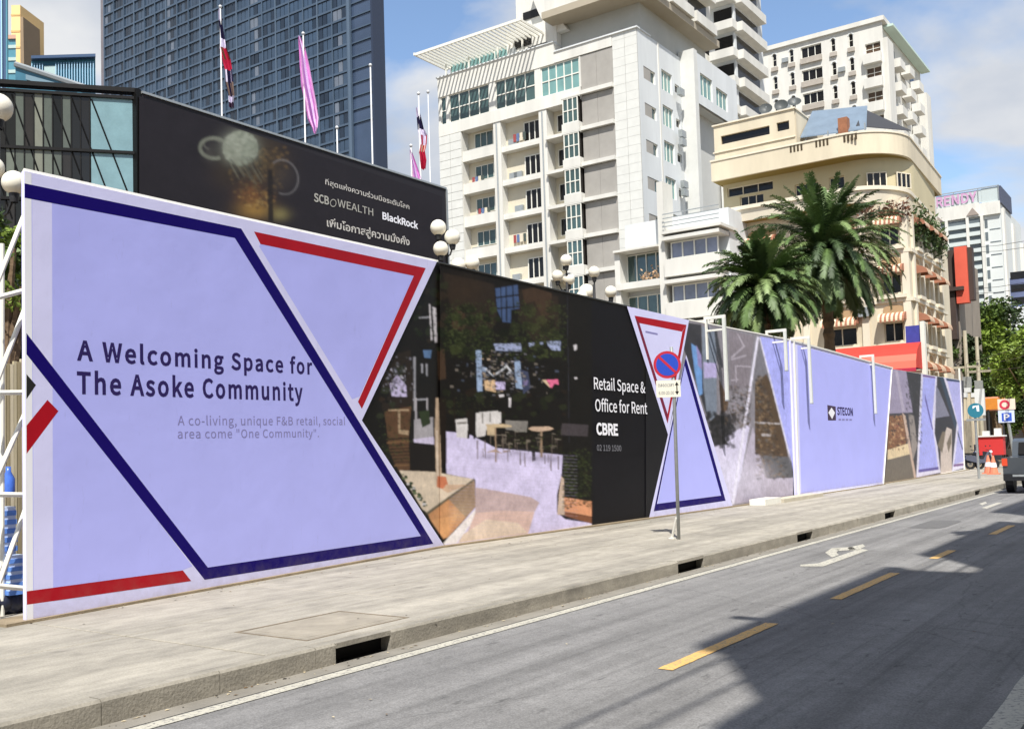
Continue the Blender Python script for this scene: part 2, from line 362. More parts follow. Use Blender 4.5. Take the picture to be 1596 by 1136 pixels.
def decal(name, polys, z, m):
    mb = MB()
    for p in polys: mb.poly([onz(x, y, z) for x, y in p])
    return struct(obj(name, mb, m, fix=False))
C8 = lambda pts: [(960+x/2.509, 740+y/2.509) for x, y in pts]
decal('lane_arrow', [C8([(720, 357), (722, 350), (790, 345), (810, 357)]), C8([(790, 345), (955, 288), (987, 293), (900, 325), (810, 357)]), C8([(818, 303), (845, 285), (878, 287), (862, 303), (872, 312), (845, 322)]), C8([(845, 285), (925, 281), (940, 291), (872, 297)]), C8([(905, 284), (965, 270), (975, 278), (945, 294), (915, 294)])], ZR+.006, M['pwhite'])
decal('lane_arrow', [C8([(1430, 128), (1490, 108), (1512, 108), (1450, 132)]), C8([(1420, 112), (1445, 104), (1452, 110), (1432, 118)])], ZR+.006, M['pwhite'])

# footpath slab by slab, with recessed joints
fp = struct(link('footpath', None)); fp.empty_display_size = .2
XK = -6.35
def slab_mesh(w_, l, t=.2):
    mb = MB(); b = .008
    mb.v = [(0, 0, -t), (w_, 0, -t), (w_, l, -t), (0, l, -t), (0, 0, -b), (w_, 0, -b), (w_, l, -b), (0, l, -b), (b, b, 0), (w_-b, b, 0), (w_-b, l-b, 0), (b, l-b, 0)]
    mb.f = [(0, 1, 5, 4), (1, 2, 6, 5), (2, 3, 7, 6), (3, 0, 4, 7), (4, 5, 9, 8), (5, 6, 10, 9), (6, 7, 11, 10), (7, 4, 8, 11), (8, 9, 10, 11)]; mb.c = [None]*9
    return mb.mesh('slab', M['conc'])
sm = slab_mesh(1.98, 2.975); sm2 = slab_mesh(2.6, 2.975)
for k in range(-3, 40):
    for mm_, x in ((sm, XK-.15-1.985), (sm2, XK-.15-2.0-2.6)):
        link('slab', mm_, fp, (x, k*3.0-.4, random.uniform(-.002, .002)))
obj('bed', MB().poly([(-30, -40, -.02), (XK-.1, -40, -.02), (XK-.1, 260, -.02), (-30, 260, -.02)]), M['plinth'], fp)
obj('manhole_cover', MB().box(-7.58, 6.25, .001, -6.72, 7.5, .004).box(-7.52, 6.31, .004, -6.78, 7.44, .006), mat('cover concrete', (150, 142, 128), .9, .2, 3, bump=.3), fp)
obj('manhole_frame', MB().box(-7.64, 6.2, .0, -7.6, 7.55, .005).box(-6.69, 6.2, .0, -6.66, 7.55, .005).box(-7.64, 7.52, .0, -6.66, 7.55, .0055).box(-7.64, 6.18, .0, -6.66, 6.21, .0055), mat('rusted frame', (118, 106, 88), .85, .3, 12), fp)
# kerb stones with drain openings
kb = struct(link('kerb', None))
drains = [(6.23, 6.94), (13.0, 13.87), (17.94, 18.82), (23.87, 24.8), (34.5, 35.4), (46, 46.9)]
def kerb_mesh(l, lo=ZR-.1):
    mb = MB(); b = .02
    prof = [(-.15, lo), (0, lo), (0, -b), (-b, 0), (-.15, 0)]
    A = [(x, 0, z) for x, z in prof]; B = [(x, l, z) for x, z in prof]
    mb.poly(A[::-1]); mb.poly(B)
    for i in range(5):
        j = (i+1) % 5; mb.poly([A[i], A[j], B[j], B[i]])
    return mb.mesh('kerb_stone', M['kerb'], fix=True)
km = kerb_mesh(.992)
y = -8.0; cache = {}
segs = []
for d0, d1 in drains + [(120, 121)]:
    while y < d0-.01:
        l = min(1.0, d0-y)
        segs.append((y, l, False)); y += l
    segs.append((d0, d1-d0, True)); y = d1
for y0, l, dr in segs:
    if y0 > 118: break
    if dr:
        obj('drain_lintel', MB().box(-.15, .004, -.045, -.004, l-.004, -.001), M['kerb'], kb, (XK, y0, 0))
        obj('drain_opening', MB().box(-.16, 0, -.3, -.13, l, -.046).box(-.13, 0, ZR-.02, -.012, l, ZR-.01), M['dark'], kb, (XK, y0, 0))
    else:
        me = km if abs(l-1) < 1e-6 else kerb_mesh(l-.008)
        link('kerb_stone', me, kb, (XK+random.uniform(-.004, .004), y0, random.uniform(-.004, .003)))

# ================================================================== HOARDING
PA = Plane((-10.21, 5.55), (-11.2, 13.5)); PB = Plane((-11.2, 13.5), (-10.85, 20.7)); PC = Plane((-10.85, 20.7), (-10.52, 29.4))
PD = Plane((-10.45, 29.5), (-10.38, 39.1)); PE = Plane((-10.6, 39.2), (-10.85, 56.8))
SEAM = 686
def clip(poly, x, keep_left):
    outp = []; n = len(poly)
    ins = (lambda p: p[0] <= x) if keep_left else (lambda p: p[0] >= x)
    for i in range(n):
        a, b = poly[i], poly[(i+1) % n]
        if ins(a): outp.append(a)
        if ins(a) != ins(b):
            t = (x-a[0])/(b[0]-a[0]); outp.append((x, a[1]+(b[1]-a[1])*t))
    return outp
def ngon(mb, pl, poly, off, c=None):
    if len(poly) >= 3: mb.poly([pl.p(x, y, off) for x, y in poly], c)
def flat(name, root, pl, polys, off, m):
    for p in polys:
        mb = MB(); ngon(mb, pl, p, off); o = obj(name, mb, m, root)
    return o
FONTS = {}
def get_font(bold):
    import os
    if bold not in FONTS:
        FONTS[bold] = None
        for nm in ('Noto Sans CJK Regular.woff2',):
            try: FONTS[bold] = bpy.data.fonts.load(os.path.join(bpy.utils.system_resource('DATAFILES'), 'fonts', nm))
            except Exception: pass
    return FONTS[bold]
def cap_height(thai):
    k = 'cap%s' % thai
    if k not in FONTS:
        cu = bpy.data.curves.new('lettering', 'FONT'); cu.body = 'H'; cu.size = 1
        f = None if thai else get_font(0)
        if f: cu.font = f
        o = bpy.data.objects.new('tmp', cu); col.objects.link(o)
        me = bpy.data.meshes.new_from_object(o.evaluated_get(bpy.context.evaluated_depsgraph_get())); bpy.data.objects.remove(o)
        FONTS[k] = max(v.co.y for v in me.vertices)
    return FONTS[k]
def is_thai(s): return any(0x0e00 <= ord(c) <= 0x0e7f for c in s)
def words_mesh(s, bold, sp=1.0, thai=False):
    """lettering as one mesh per word, all in the same text coordinates"""
    cu = bpy.data.curves.new('lettering', 'FONT'); cu.body = s; cu.size = 1; cu.offset = bold*cap_height(is_thai(s))/.73; cu.space_character = sp; cu.resolution_u = 3
    f = get_font(0) if all(ord(c) < 0x0e00 or ord(c) > 0x0e7f for c in s) else None
    if f: cu.font = f
    m0 = M['ink']; wi = 0
    for ch in s.split(' '): cu.materials.append(m0)
    for i, ch in enumerate(s):
        if ch == ' ': wi += 1
        cu.body_format[i].material_index = wi
    o = bpy.data.objects.new('tmp', cu); col.objects.link(o)
    me = bpy.data.meshes.new_from_object(o.evaluated_get(bpy.context.evaluated_depsgraph_get())); bpy.data.objects.remove(o)
    vs_ = [v.co.copy() for v in me.vertices]; groups = {}
    for p in me.polygons: groups.setdefault(p.material_index, []).append(tuple(p.vertices))
    x0 = min(v.x for v in vs_); x1 = max(v.x for v in vs_); outp = []
    for k in sorted(groups):
        idx = {}; V = []; Fc = []
        for f_ in groups[k]:
            g = []
            for i in f_:
                if i not in idx: idx[i] = len(V); V.append(vs_[i])
                g.append(idx[i])
            Fc.append(tuple(g))
        outp.append((V, Fc))
    return outp, x0, x1
def text3d(name, s, pl, p0, p1, ptop, off, m, root, bold=0, sp=1.0, font=None):
    """flat lettering on a plane: baseline from pixel p0 to p1, cap height reaching pixel ptop above p0"""
    outp, x0, x1 = words_mesh(s, bold, sp)
    A = pl.p(*p0, off); B = pl.p(*p1, off); T = pl.p(*ptop, off); U = B-A; H = T.z-A.z
    cap = cap_height(is_thai(s))
    for V, Fc in outp:
        mb = MB(); mb.f = Fc; mb.c = [None]*len(Fc)
        for v in V:
            q = A+U*((v.x-x0)/(x1-x0)); mb.v.append((q.x, q.y, q.z+v.y*H/cap))
        obj(name, mb, m, root)
def backing(root, pl, quad, th, m, name='backing_board'):
    pts = [pl.p(x, y, 0) for x, y in quad]
    return obj(name, MB().prism(pts, -pl.n*th), m, root, fix=True)
frm = M['steelw']
plw = MB()
for pl, a, b in ((PA, (-10.21, 5.3), (-11.2, 13.5)), (PB, (-11.2, 13.5), (-10.85, 20.7)), (PC, (-10.85, 20.7), (-10.52, 29.4)), (PD, (-10.52, 29.4), (-10.45, 39.2)), (PE, (-10.6, 39.2), (-10.85, 57.3))):
    A = Vector((*a, 0)); B = Vector((*b, 0)); n = pl.n
    A0 = A+n*.11; B0 = B+n*.11; A1 = A-n*.3; B1 = B-n*.3
    z = .03
    for lo, hi in ((0, z),):
        plw.poly([A0, B0, B0+Vector((0, 0, hi)), A0+Vector((0, 0, hi))]); plw.poly([A0+Vector((0, 0, hi)), B0+Vector((0, 0, hi)), B1+Vector((0, 0, hi)), A1+Vector((0, 0, hi))])
        plw.poly([A0, A0+Vector((0, 0, hi)), A1+Vector((0, 0, hi)), A1])
tag(obj('plinth', plw, M['plinth']), 'low stained concrete plinth running under the whole hoarding', 'plinth')

# --- A: slogan banner
ra = thing('banner_hoarding', 'huge lavender banner lettered A Welcoming Space for The Asoke Community, with navy and red stripes', 'hoarding')
outl = [(38, 267), (681, 408), (564, 655), (693, 851), (41, 970)]
pts = [PA.p(x, y, .02) for x, y in outl]
obj('sheet', MB().prism(pts, -PA.n*.05), M['lavl'], ra, fix=True)
frame = MB(); 
for (a, b) in (((38, 267), (681, 408)), ((41, 968), (693, 850)), ((39.5, 268), (41.5, 969))):
    frame.tube([PA.p(*a, -.06), PA.p(*b, -.06)], .035, 6)
obj('steel_frame', frame, frm, ra)
flat('printed_field', ra, PA, [[(39.5, 309), (366, 371), (656, 835), (324, 884), (41.2, 519)], [(406, 380), (645, 430), (560, 618), (549, 622), (404, 384)], [(41.3, 551), (207, 760), (300, 882), (285, 888), (41.7, 921)]], .0206, M['lav'])
flat('fold_strip', ra, PA, [[(50, 288), (81, 295), (83, 957), (53, 963)]], .0209, M['lavl'])
flat('hem', ra, PA, [[(38.2, 268), (49, 270.5), (52, 967), (41.2, 969.5)]], .0212, M['white'])
flat('navy_stripe', ra, PA, [[(38.2, 286), (376, 356.5), (366, 371), (38.3, 308.5)], [(376, 356.5), (675.5, 847), (656, 835), (366, 371)], [(675.5, 847), (319, 903), (324, 884), (656, 835)], [(319, 903), (41.3, 552), (41.2, 519), (324, 884)]], .0215, M['navy'])
flat('red_stripe', ra, PA, [[(396, 361), (663.5, 418), (645, 430), (406, 380.5)], [(663.5, 418), (564, 637), (558, 626), (645, 430)], [(41.4, 663), (74, 623), (91, 640.5), (41.5, 707)], [(41.7, 921), (285, 888.5), (298, 905), (41.9, 942)]], .0215, M['red'])
flat('black_notch', ra, PA, [[(41.3, 583), (56, 600), (41.3, 622)]], .0218, M['dark'])
ln = MB()
for t in range(2): pass
text3d('lettering', 'A Welcoming Space for', PA, (120, 560.5), (487, 583), (121, 531), .0222, M['ink'], ra, .031, 1.08)
text3d('lettering', 'The Asoke Community', PA, (120, 612.5), (472, 624), (121, 580), .0222, M['ink'], ra, .031, 1.08)
text3d('lettering', 'A co-living, unique F&B retail, social', PA, (277, 662.5), (538, 662), (277, 648), .0222, M['ink2'], ra, .004, 1.03)
text3d('lettering', 'area come "One Community".', PA, (277, 683), (497, 681), (277, 669), .0222, M['ink2'], ra, .004, 1.03)

# --- B: café picture (wraps the knuckle between the planes PA and PB)
rb = thing('picture_hoarding', 'dark printed picture of a café terrace with tables, beside the huge lavender banner', 'hoarding')
Z4 = lambda pts: [(580+x/4.735, 620+y/4.735) for x, y in pts]
Z5 = lambda pts: [(740+x/5.165, 440+y/5.165) for x, y in pts]
Z6 = lambda pts: [(740+x/5.68, 640+y/5.68) for x, y in pts]
Z3 = lambda pts: [(560+x/4.735, 400+y/4.735) for x, y in pts]
K = (17, 15, 14)
pic = []
def P_(c, *polys): pic.extend((c, p) for p in polys)
P_(K, [(556, 400), (681, 409), (985, 480), (1022, 700), (1011, 808), (923, 822), (693, 852), (630, 852), (556, 700)])
P_((38, 30, 24), [(690, 425), (770, 443), (775, 500), (760, 520), (720, 525), (705, 490)], [(795, 448), (870, 462), (872, 520), (840, 545), (810, 500)], [(592, 560), (640, 545), (648, 640), (596, 640)])
P_((62, 46, 34), Z3([(700, 540), (680, 500), (720, 380), (780, 400), (780, 530)]), Z5([(380, 60), (480, 40), (620, 90), (600, 260), (540, 270), (480, 150), (400, 180)]), Z3([(575, 690), (630, 680), (640, 900), (585, 910)]))
def blob(cx, cy, r, c, n=11, sq=.8, jag=.45):
    ph = random.random()*6; pic.append((c, [(cx+r*(1-jag*random.random())*math.cos(ph+2*math.pi*k/n), cy+sq*r*(1-jag*random.random())*math.sin(ph+2*math.pi*k/n)) for k in range(n)]))
for _ in range(70):
    g = random.random()
    blob(random.uniform(696, 880), random.uniform(478, 560), random.uniform(5, 15), [(34, 40, 20), (24, 30, 14), (48, 54, 28), (14, 18, 9)][int(g*4)])
for _ in range(26): blob(random.uniform(645, 700), random.uniform(430, 545), random.uniform(4, 11), random.choice([(22, 30, 16), (12, 13, 10), (40, 32, 24), (34, 40, 24)]))
for _ in range(50): blob(random.uniform(690, 880), random.uniform(608, 650), random.uniform(4, 10), random.choice([(24, 28, 16), (34, 38, 22), (10, 10, 10), (30, 22, 16)]))
for _ in range(30): blob(random.uniform(592, 645), random.uniform(560, 700), random.uniform(4, 10), random.choice([(24, 30, 18), (40, 44, 30), (12, 12, 11), (46, 34, 26)]))
P_((64, 84, 122), Z5([(165, 50), (345, 20), (360, 210), (292, 222), (290, 325), (225, 320), (180, 222)]))
P_((20, 22, 30), Z5([(165, 118), (355, 95), (356, 108), (166, 131)]), Z5([(178, 205), (360, 190), (360, 201), (180, 218)]), Z5([(248, 38), (258, 37), (262, 320), (252, 320)]), Z5([(205, 44), (213, 43), (222, 312), (214, 300)]), Z5([(300, 30), (309, 28), (318, 215), (309, 216)]))
P_((158, 168, 204), Z5([(150, 495), (370, 490), (378, 555), (170, 550)]), Z5([(578, 475), (695, 470), (688, 550), (620, 545), (590, 510)]), Z5([(430, 490), (482, 485), (475, 510), (440, 520)]), Z5([(522, 482), (552, 480), (548, 500), (528, 502)]))
P_((150, 170, 202), Z5([(8, 550), (52, 545), (62, 875), (20, 878)]), Z5([(320, 640), (365, 632), (385, 860), (330, 850)]), Z5([(60, 680), (100, 690), (90, 720), (60, 715)]))
P_((196, 198, 205), Z5([(90, 690), (145, 745), (215, 700), (255, 660), (300, 715), (270, 750), (255, 738), (278, 712), (255, 682), (215, 718), (150, 760), (82, 702)]))
P_((212, 178, 140), Z5([(78, 790), (165, 785), (170, 885), (80, 865)]))
P_((196, 184, 224), Z5([(165, 800), (245, 800), (243, 862), (170, 862)]))
P_((60, 66, 92), Z5([(365, 700), (430, 720), (450, 850), (390, 900)]))
P_((120, 110, 150), Z5([(390, 780), (430, 790), (420, 830), (392, 830)]))
P_((226, 110, 150), Z5([(560, 785), (670, 780), (675, 825), (640, 815), (620, 850), (600, 840), (590, 805)]))
P_((216, 190, 160), Z5([(540, 785), (575, 785), (610, 852), (585, 830)]))
P_((210, 205, 210), Z5([(192, 905), (235, 900), (235, 920), (200, 925)]), Z5([(272, 930), (292, 928), (290, 1005), (275, 1005)]), Z5([(800, 765), (822, 762), (826, 778), (806, 780)]), Z5([(795, 505), (820, 500), (820, 540), (800, 552)]))
for _ in range(34):
    x = random.uniform(745, 812); y = random.uniform(552, 612); w_ = random.uniform(1.2, 6); h_ = random.uniform(1, 4)
    pic.append((random.choice([(120, 110, 105), (150, 148, 158), (80, 66, 54), (44, 50, 40), (30, 30, 38), (170, 150, 130)]), [(x, y), (x+w_, y), (x+w_, y+h_), (x, y+h_)]))
# left cluster
P_((196, 186, 222), Z3([(225, 940), (280, 870), (345, 950), (350, 1035), (240, 1030)]))
for _ in range(40):
    x = random.uniform(600, 634); y = random.uniform(560, 612); w_ = random.uniform(1, 5); h_ = random.uniform(1, 4)
    pic.append((random.choice([(190, 188, 205), (120, 120, 124), (60, 60, 66), (20, 20, 22), (150, 148, 150)]), [(x, y), (x+w_, y), (x+w_, y+h_), (x, y+h_)]))
P_((150, 150, 158), Z3([(398, 740), (416, 738), (418, 1136), (402, 1136)]), Z3([(455, 790), (470, 790), (472, 860), (458, 860)]), Z3([(490, 790), (505, 790), (505, 880), (494, 880)]), Z3([(395, 1050), (500, 1045), (500, 1058), (395, 1062)]), Z3([(440, 445), (520, 440), (520, 452), (440, 458)]))
P_((90, 120, 160), Z3([(470, 690), (535, 690), (525, 750), (480, 745)]))
P_((205, 200, 205), Z3([(540, 370), (566, 380), (574, 630), (556, 635)]), Z3([(514, 350), (524, 350), (540, 615), (528, 620)]))
P_((92, 66, 46), Z4([(90, 100), (290, 60), (270, 300), (280, 530), (200, 545), (130, 400)]))
for k in range(9): P_(random.choice([(60, 42, 30), (118, 88, 60), (44, 32, 24)]), Z4([(100+k*8, 300+k*24), (275, 290+k*25), (275, 300+k*25), (100+k*8, 314+k*24)]))
P_((172, 148, 120), Z4([(120, 85), (272, 82), (272, 98), (120, 98)]), Z4([(190, 98), (207, 98), (210, 262), (194, 262)]), Z4([(200, 235), (270, 240), (268, 275), (205, 265)]))
P_((170, 166, 172), Z4([(312, 0), (328, 0), (332, 175), (316, 175)]), Z4([(400, 0), (412, 0), (412, 120), (402, 120)]), Z4([(310, 160), (450, 140), (452, 300), (310, 310)]))
P_((44, 56, 34), Z4([(345, 100), (420, 90), (430, 190), (370, 220)]))
P_((212, 203, 232), Z4([(305, 305), (455, 285), (458, 345), (310, 330)]))
P_((19, 13, 11), Z4([(275, 325), (460, 345), (462, 545), (280, 535)]))
# floor
P_((206, 198, 232), [(694, 672), (730, 676), (773, 698), (877, 709), (875, 742), (868, 770), (868, 798), (881, 809), (922.5, 815), (922.5, 823), (692, 852), (694, 845), (741, 790), (741, 747), (696, 738)])
P_((212, 196, 176), Z4([(200, 535), (460, 545), (540, 560), (755, 600), (410, 848), (370, 820), (240, 600)]))
P_((190, 138, 96), Z4([(410, 848), (755, 602), (765, 800), (560, 1026), (525, 1040), (430, 900)]))
P_((152, 128, 106), Z4([(560, 742), (755, 602), (765, 800), (690, 880)]))
P_((206, 152, 104), Z4([(440, 900), (640, 860), (560, 1010), (530, 1035)]))
P_((100, 92, 76), Z4([(395, 848), (755, 592), (755, 608), (412, 862)]))
P_((228, 222, 222), Z4([(520, 1080), (560, 1030), (770, 815), (790, 850), (620, 1075)]))
P_((186, 164, 164), Z6([(8, 680), (200, 708), (500, 765), (572, 812), (530, 892), (5, 905)]), [(741.5, 760), (760, 762), (760, 800), (741.5, 800)])
P_((208, 178, 168), Z6([(5, 905), (200, 885), (530, 892), (490, 1030), (470, 1090), (-140, 1160), (-60, 1060)]))
P_((216, 196, 178), Z6([(-100, 1090), (100, 960), (380, 990), (470, 1080), (-150, 1170)]))
P_((232, 226, 236), Z6([(560, 1085), (1036, 1000), (1036, 1036), (540, 1100)]))
# column, plant and pot
P_((26, 18, 14), Z4([(455, 0), (470, 0), (480, 260), (460, 260)]), Z4([(500, 0), (545, 0), (550, 480), (505, 500)]), Z4([(600, 0), (612, 0), (616, 200), (604, 200)]))
P_((192, 168, 144), Z4([(470, 0), (490, 0), (516, 660), (474, 664), (462, 250)]))
P_((226, 208, 190), Z4([(472, 240), (482, 240), (492, 640), (480, 640)]))
P_((192, 116, 84), Z4([(480, 575), (545, 580), (560, 640), (520, 672), (478, 655)]))
P_((196, 166, 140), Z4([(545, 640), (700, 640), (560, 700), (520, 680)]))
for _ in range(26):
    t = random.random(); blob(580+(225+t*175+random.uniform(-14, 14))/4.735, 620+(560+t*240)/4.735, random.uniform(2, 5), random.choice([(40, 58, 32), (24, 34, 22), (96, 108, 76), (210, 206, 208), (58, 70, 44)]))
# furniture
P_((208, 204, 204), Z4([(615, 160), (700, 150), (715, 300), (625, 290)]), Z4([(790, 105), (930, 95), (940, 200), (845, 230), (830, 280), (770, 290), (765, 180)]), Z6([(12, 20), (232, 10), (232, 110), (100, 125), (96, 215), (12, 215)]))
P_((126, 122, 118), Z4([(625, 180), (700, 175), (700, 190), (625, 195)]), Z6([(270, 85), (470, 92), (460, 190), (370, 185), (330, 172), (272, 165)]), Z6([(60, 20), (75, 20), (75, 110), (62, 110)]), Z6([(130, 18), (142, 18), (142, 100), (132, 100)]))
P_((64, 58, 62), Z6([(770, 110), (1005, 125), (1000, 228), (760, 215)]))
P_((196, 174, 142), Z6([(95, 120), (240, 115), (330, 130), (325, 145), (240, 148), (110, 150)]), Z6([(105, 150), (190, 148), (188, 215), (110, 215)]))
P_((200, 172, 150), Z6([(470, 158), (510, 142), (660, 140), (700, 158), (660, 174), (560, 186), (500, 174)]))
P_((150, 126, 104), Z6([(578, 186), (598, 186), (602, 412), (582, 412)]), Z6([(176, 150), (190, 150), (194, 455), (180, 455)]), Z6([(250, 355), (300, 350), (300, 364), (252, 370)]))
P_((176, 150, 132), Z6([(100, 370), (180, 340), (250, 380), (180, 365)]))
for x, y0, y1 in ((22, 260, 430), (90, 262, 420), (290, 350, 450), (402, 365, 480), (442, 370, 495), (672, 390, 532), (738, 400, 520), (512, 370, 450), (620, 390, 470), (650, 385, 460)):
    P_((106, 94, 92), Z6([(x-4, y0), (x+5, y0), (x+6, y1), (x-3, y1)]))
P_((24, 18, 16), Z6([(505, 360), (535, 360), (540, 440), (510, 445)]), Z4([(720, 90), (750, 88), (758, 190), (762, 300), (748, 305), (735, 215), (715, 300), (700, 300), (708, 190)]), Z6([(190, 180), (530, 200), (530, 360), (480, 352), (195, 330)]), Z6([(620, 210), (780, 220), (780, 385), (620, 375)]))
for _ in range(20): blob(random.uniform(776, 875), random.uniform(676, 700), random.uniform(2, 5), random.choice([(44, 50, 30), (30, 34, 20), (70, 72, 50)]), sq=.4)
P_((15, 16, 10), Z6([(780, 395), (835, 400), (1034, 430), (1034, 790), (960, 745), (800, 750), (765, 600), (770, 540)]))
for _ in range(46): blob(740+random.uniform(790, 1030)/5.68, 640+random.uniform(450, 750)/5.68, random.uniform(2, 7), random.choice([(30, 36, 14), (18, 22, 10), (44, 50, 22), (24, 20, 12)]))
P_((214, 150, 112), Z6([(790, 765), (1036, 802), (1036, 935), (792, 890)]))
P_((122, 78, 54), Z6([(792, 893), (1036, 940), (1036, 1000), (800, 930)]))
P_((190, 168, 150), Z6([(765, 580), (790, 600), (795, 920), (730, 920), (745, 740)]))
P_((13, 12, 19), [(922.7, 463), (985, 480), (1022, 700), (1011, 808.5), (922.7, 823)])
P_((46, 46, 56), [(884, 460), (884.8, 460), (887.5, 690), (886.7, 690)], [(1018, 580), (1018.8, 580), (1021, 800), (1020.2, 800)])
cv = Canvas(552, 1012, 396, 856, 1.0, K, 5)
foliage0 = len(pic)
for c, poly in pic: cv.fill(c, poly)
rr_ = random.Random(11)
def leafage(x0, x1, y0, y1, n, cols, smin=.8, smax=3.2, k=.55):
    for _ in range(n):
        x = rr_.uniform(x0, x1); y = rr_.uniform(y0, y1)+3*math.sin(x*.13); r = rr_.uniform(smin, smax); ph = rr_.random()*6
        cv.fill(rr_.choice(cols), [(x+r*rr_.uniform(.4, 1)*math.cos(ph+1.26*q), y+.7*r*rr_.uniform(.4, 1)*math.sin(ph+1.26*q)) for q in range(5)], k)
G1 = [(40, 50, 22), (58, 68, 32), (22, 28, 12), (12, 16, 8), (30, 38, 18), (70, 78, 44)]
leafage(694, 770, 470, 545, 900, G1); leafage(800, 884, 470, 540, 700, G1); leafage(690, 884, 520, 560, 700, G1); leafage(655, 700, 440, 545, 300, [(20, 26, 12), (34, 30, 20), (10, 10, 8)])
leafage(780, 876, 668, 708, 500, G1, .5, 1.6); leafage(877, 922, 702, 790, 700, G1); leafage(590, 640, 640, 720, 260, G1); leafage(690, 770, 612, 645, 300, G1[2:], .6, 2)
leafage(628, 664, 738, 792, 0, G1)
for _ in range(420):      # busy street seen through the printed glass
    x = rr_.gauss(778, 32); y = rr_.gauss(580, 20)
    if not (700 < x < 880 and 535 < y < 622): continue
    w_, h_ = rr_.uniform(.8, 6), rr_.uniform(.6, 4)
    cv.fill(rr_.choice([(30, 30, 34), (12, 12, 14), (70, 64, 60), (120, 118, 126), (44, 50, 40), (90, 100, 124), (150, 140, 130), (20, 22, 28)]), [(x, y), (x+w_, y+.4), (x+w_, y+h_), (x, y+h_)], .5)
for _ in range(160):
    x = rr_.gauss(618, 14); y = rr_.gauss(592, 16); w_, h_ = rr_.uniform(.8, 4), rr_.uniform(.6, 5)
    cv.fill(rr_.choice([(30, 30, 34), (170, 170, 190), (90, 90, 96), (12, 12, 14)]), [(x, y), (x+w_, y), (x+w_, y+h_), (x, y+h_)], .5)
for k in range(26):      # slats of the printed deck and furniture shadows on the floor
    y = 700+k*5.2; cv.fill((176, 164, 196), [(700, y), (900, y+10), (900, y+10.8), (700, y+.8)], .25)
for (x, y, rx_) in ((765, 712, 22), (840, 714, 26), (806, 706, 20), (862, 716, 14)): cv.glow((120, 112, 134), x, y, rx_, 5, .5)
cv.glow((60, 44, 30), 720, 450, 34, 26, .35); cv.glow((66, 48, 34), 846, 480, 26, 40, .3); cv.glow((236, 206, 170), 716, 800, 16, 16, .3)
for _ in range(30):      # thin chair frames
    x = rr_.uniform(752, 868); y = rr_.uniform(672, 700); cv.fill((116, 104, 96), [(x, y), (x+.8, y), (x+1.4+rr_.uniform(-2, 2), y+rr_.uniform(12, 24)), (x+.4, y+12)], .7); cv.fill((150, 140, 126), [(x, y), (x+rr_.uniform(5, 9), y+.6), (x+6, y+1.6), (x, y+1.2)], .6)
cv.blur(1); cv.grain(.22); P0_ = list(K)
tl_ = lerp_line([(552, 399), (681, 409), (985, 480), (1011, 486)]); bl_ = lerp_line([(552, 869), (692, 852), (923, 822), (1011, 808.5)])
print_sheet(rb, cv, frange(556, SEAM, 1.6), tl_, bl_, 1.6, lambda x: (PA, -.008), PRINTB)
print_sheet(rb, cv, frange(SEAM, 1011, 1.6), tl_, bl_, 1.6, lambda x: (PB, -.008), PRINTB)
pts = [PB.p(x, y, 0) for x, y in ((SEAM, 410), (985, 480), (1012, 808), (SEAM, 852))]
obj('backing_board', MB().prism([PB.p(x, y, -.055) for x, y in ((SEAM, 411), (985, 480), (1012, 807), (SEAM, 851))], -PB.n*.05), M['dark'], rb, fix=True)
obj('backing_board', MB().prism([PA.p(x, y, -.055) for x, y in ((552, 400), (SEAM, 411), (SEAM, 851), (552, 852))], -PA.n*.05), M['dark'], rb, fix=True)
obj('top_rail', MB().tube([PB.p(683, 409, 0), PB.p(985, 479, 0)], .018, 6), mat('dark rail', (70, 72, 72), .4, metal=.6), rb)
text3d('lettering', 'Retail Space &', PB, (926, 606), (1005.8, 612.5), (925.5, 588), .02, M['white'], rb, .012)
text3d('lettering', 'Office for Rent', PB, (928, 640.5), (1009, 645), (927.5, 622), .02, M['white'], rb, .012)
text3d('lettering', 'CBRE', PB, (929.7, 676.5), (963.5, 678), (929.3, 659.5), .02, M['white'], rb, .05)
text3d('lettering', '02 119 1500', PB, (930.5, 702), (968.5, 702.8), (930.3, 693), .02, M['grey'], rb, .01)

# --- C: crossed triangles and office picture
rc = thing('triangle_hoarding', 'lavender panel of two crossing triangles outlined in maroon and navy beside a grey office picture', 'hoarding')
backing(rc, PC, [(1012, 486), (1236, 532), (1238, 775), (1012, 808)], .05, M['dark'])
pic = []
Z7 = lambda pts: [(1060+x/3.785, 490+y/3.785) for x, y in pts]
P_((13, 12, 19), [(1000, 480), (1070, 498), (1068, 560), (1013, 812), (1000, 815)])
P_((136, 132, 140), [(1066, 497), (1234.5, 531.5), (1236.5, 776), (1020, 808), (1050, 640)])
P_((52, 52, 58), Z7([(50, 50), (125, 60), (130, 200), (170, 420), (190, 600), (150, 580), (100, 420), (20, 200)]))
P_((112, 156, 214), Z7([(65, 170), (95, 190), (130, 330), (132, 470), (110, 480), (85, 330)]))
P_((150, 140, 190), Z7([(95, 180), (125, 240), (130, 330), (105, 300)]))
P_((124, 134, 150), Z7([(128, 70), (212, 92), (216, 640), (160, 610), (135, 400)]))
P_((188, 178, 224), Z7([(138, 282), (214, 288), (216, 372), (142, 376)]))
P_((58, 60, 66), Z7([(200, 85), (216, 90), (256, 310), (240, 320), (215, 230)]))
P_((98, 76, 58), Z7([(228, 380), (285, 500), (282, 560), (245, 590)]))
P_((134, 126, 134), Z7([(285, 92), (436, 130), (405, 430), (300, 450)]))
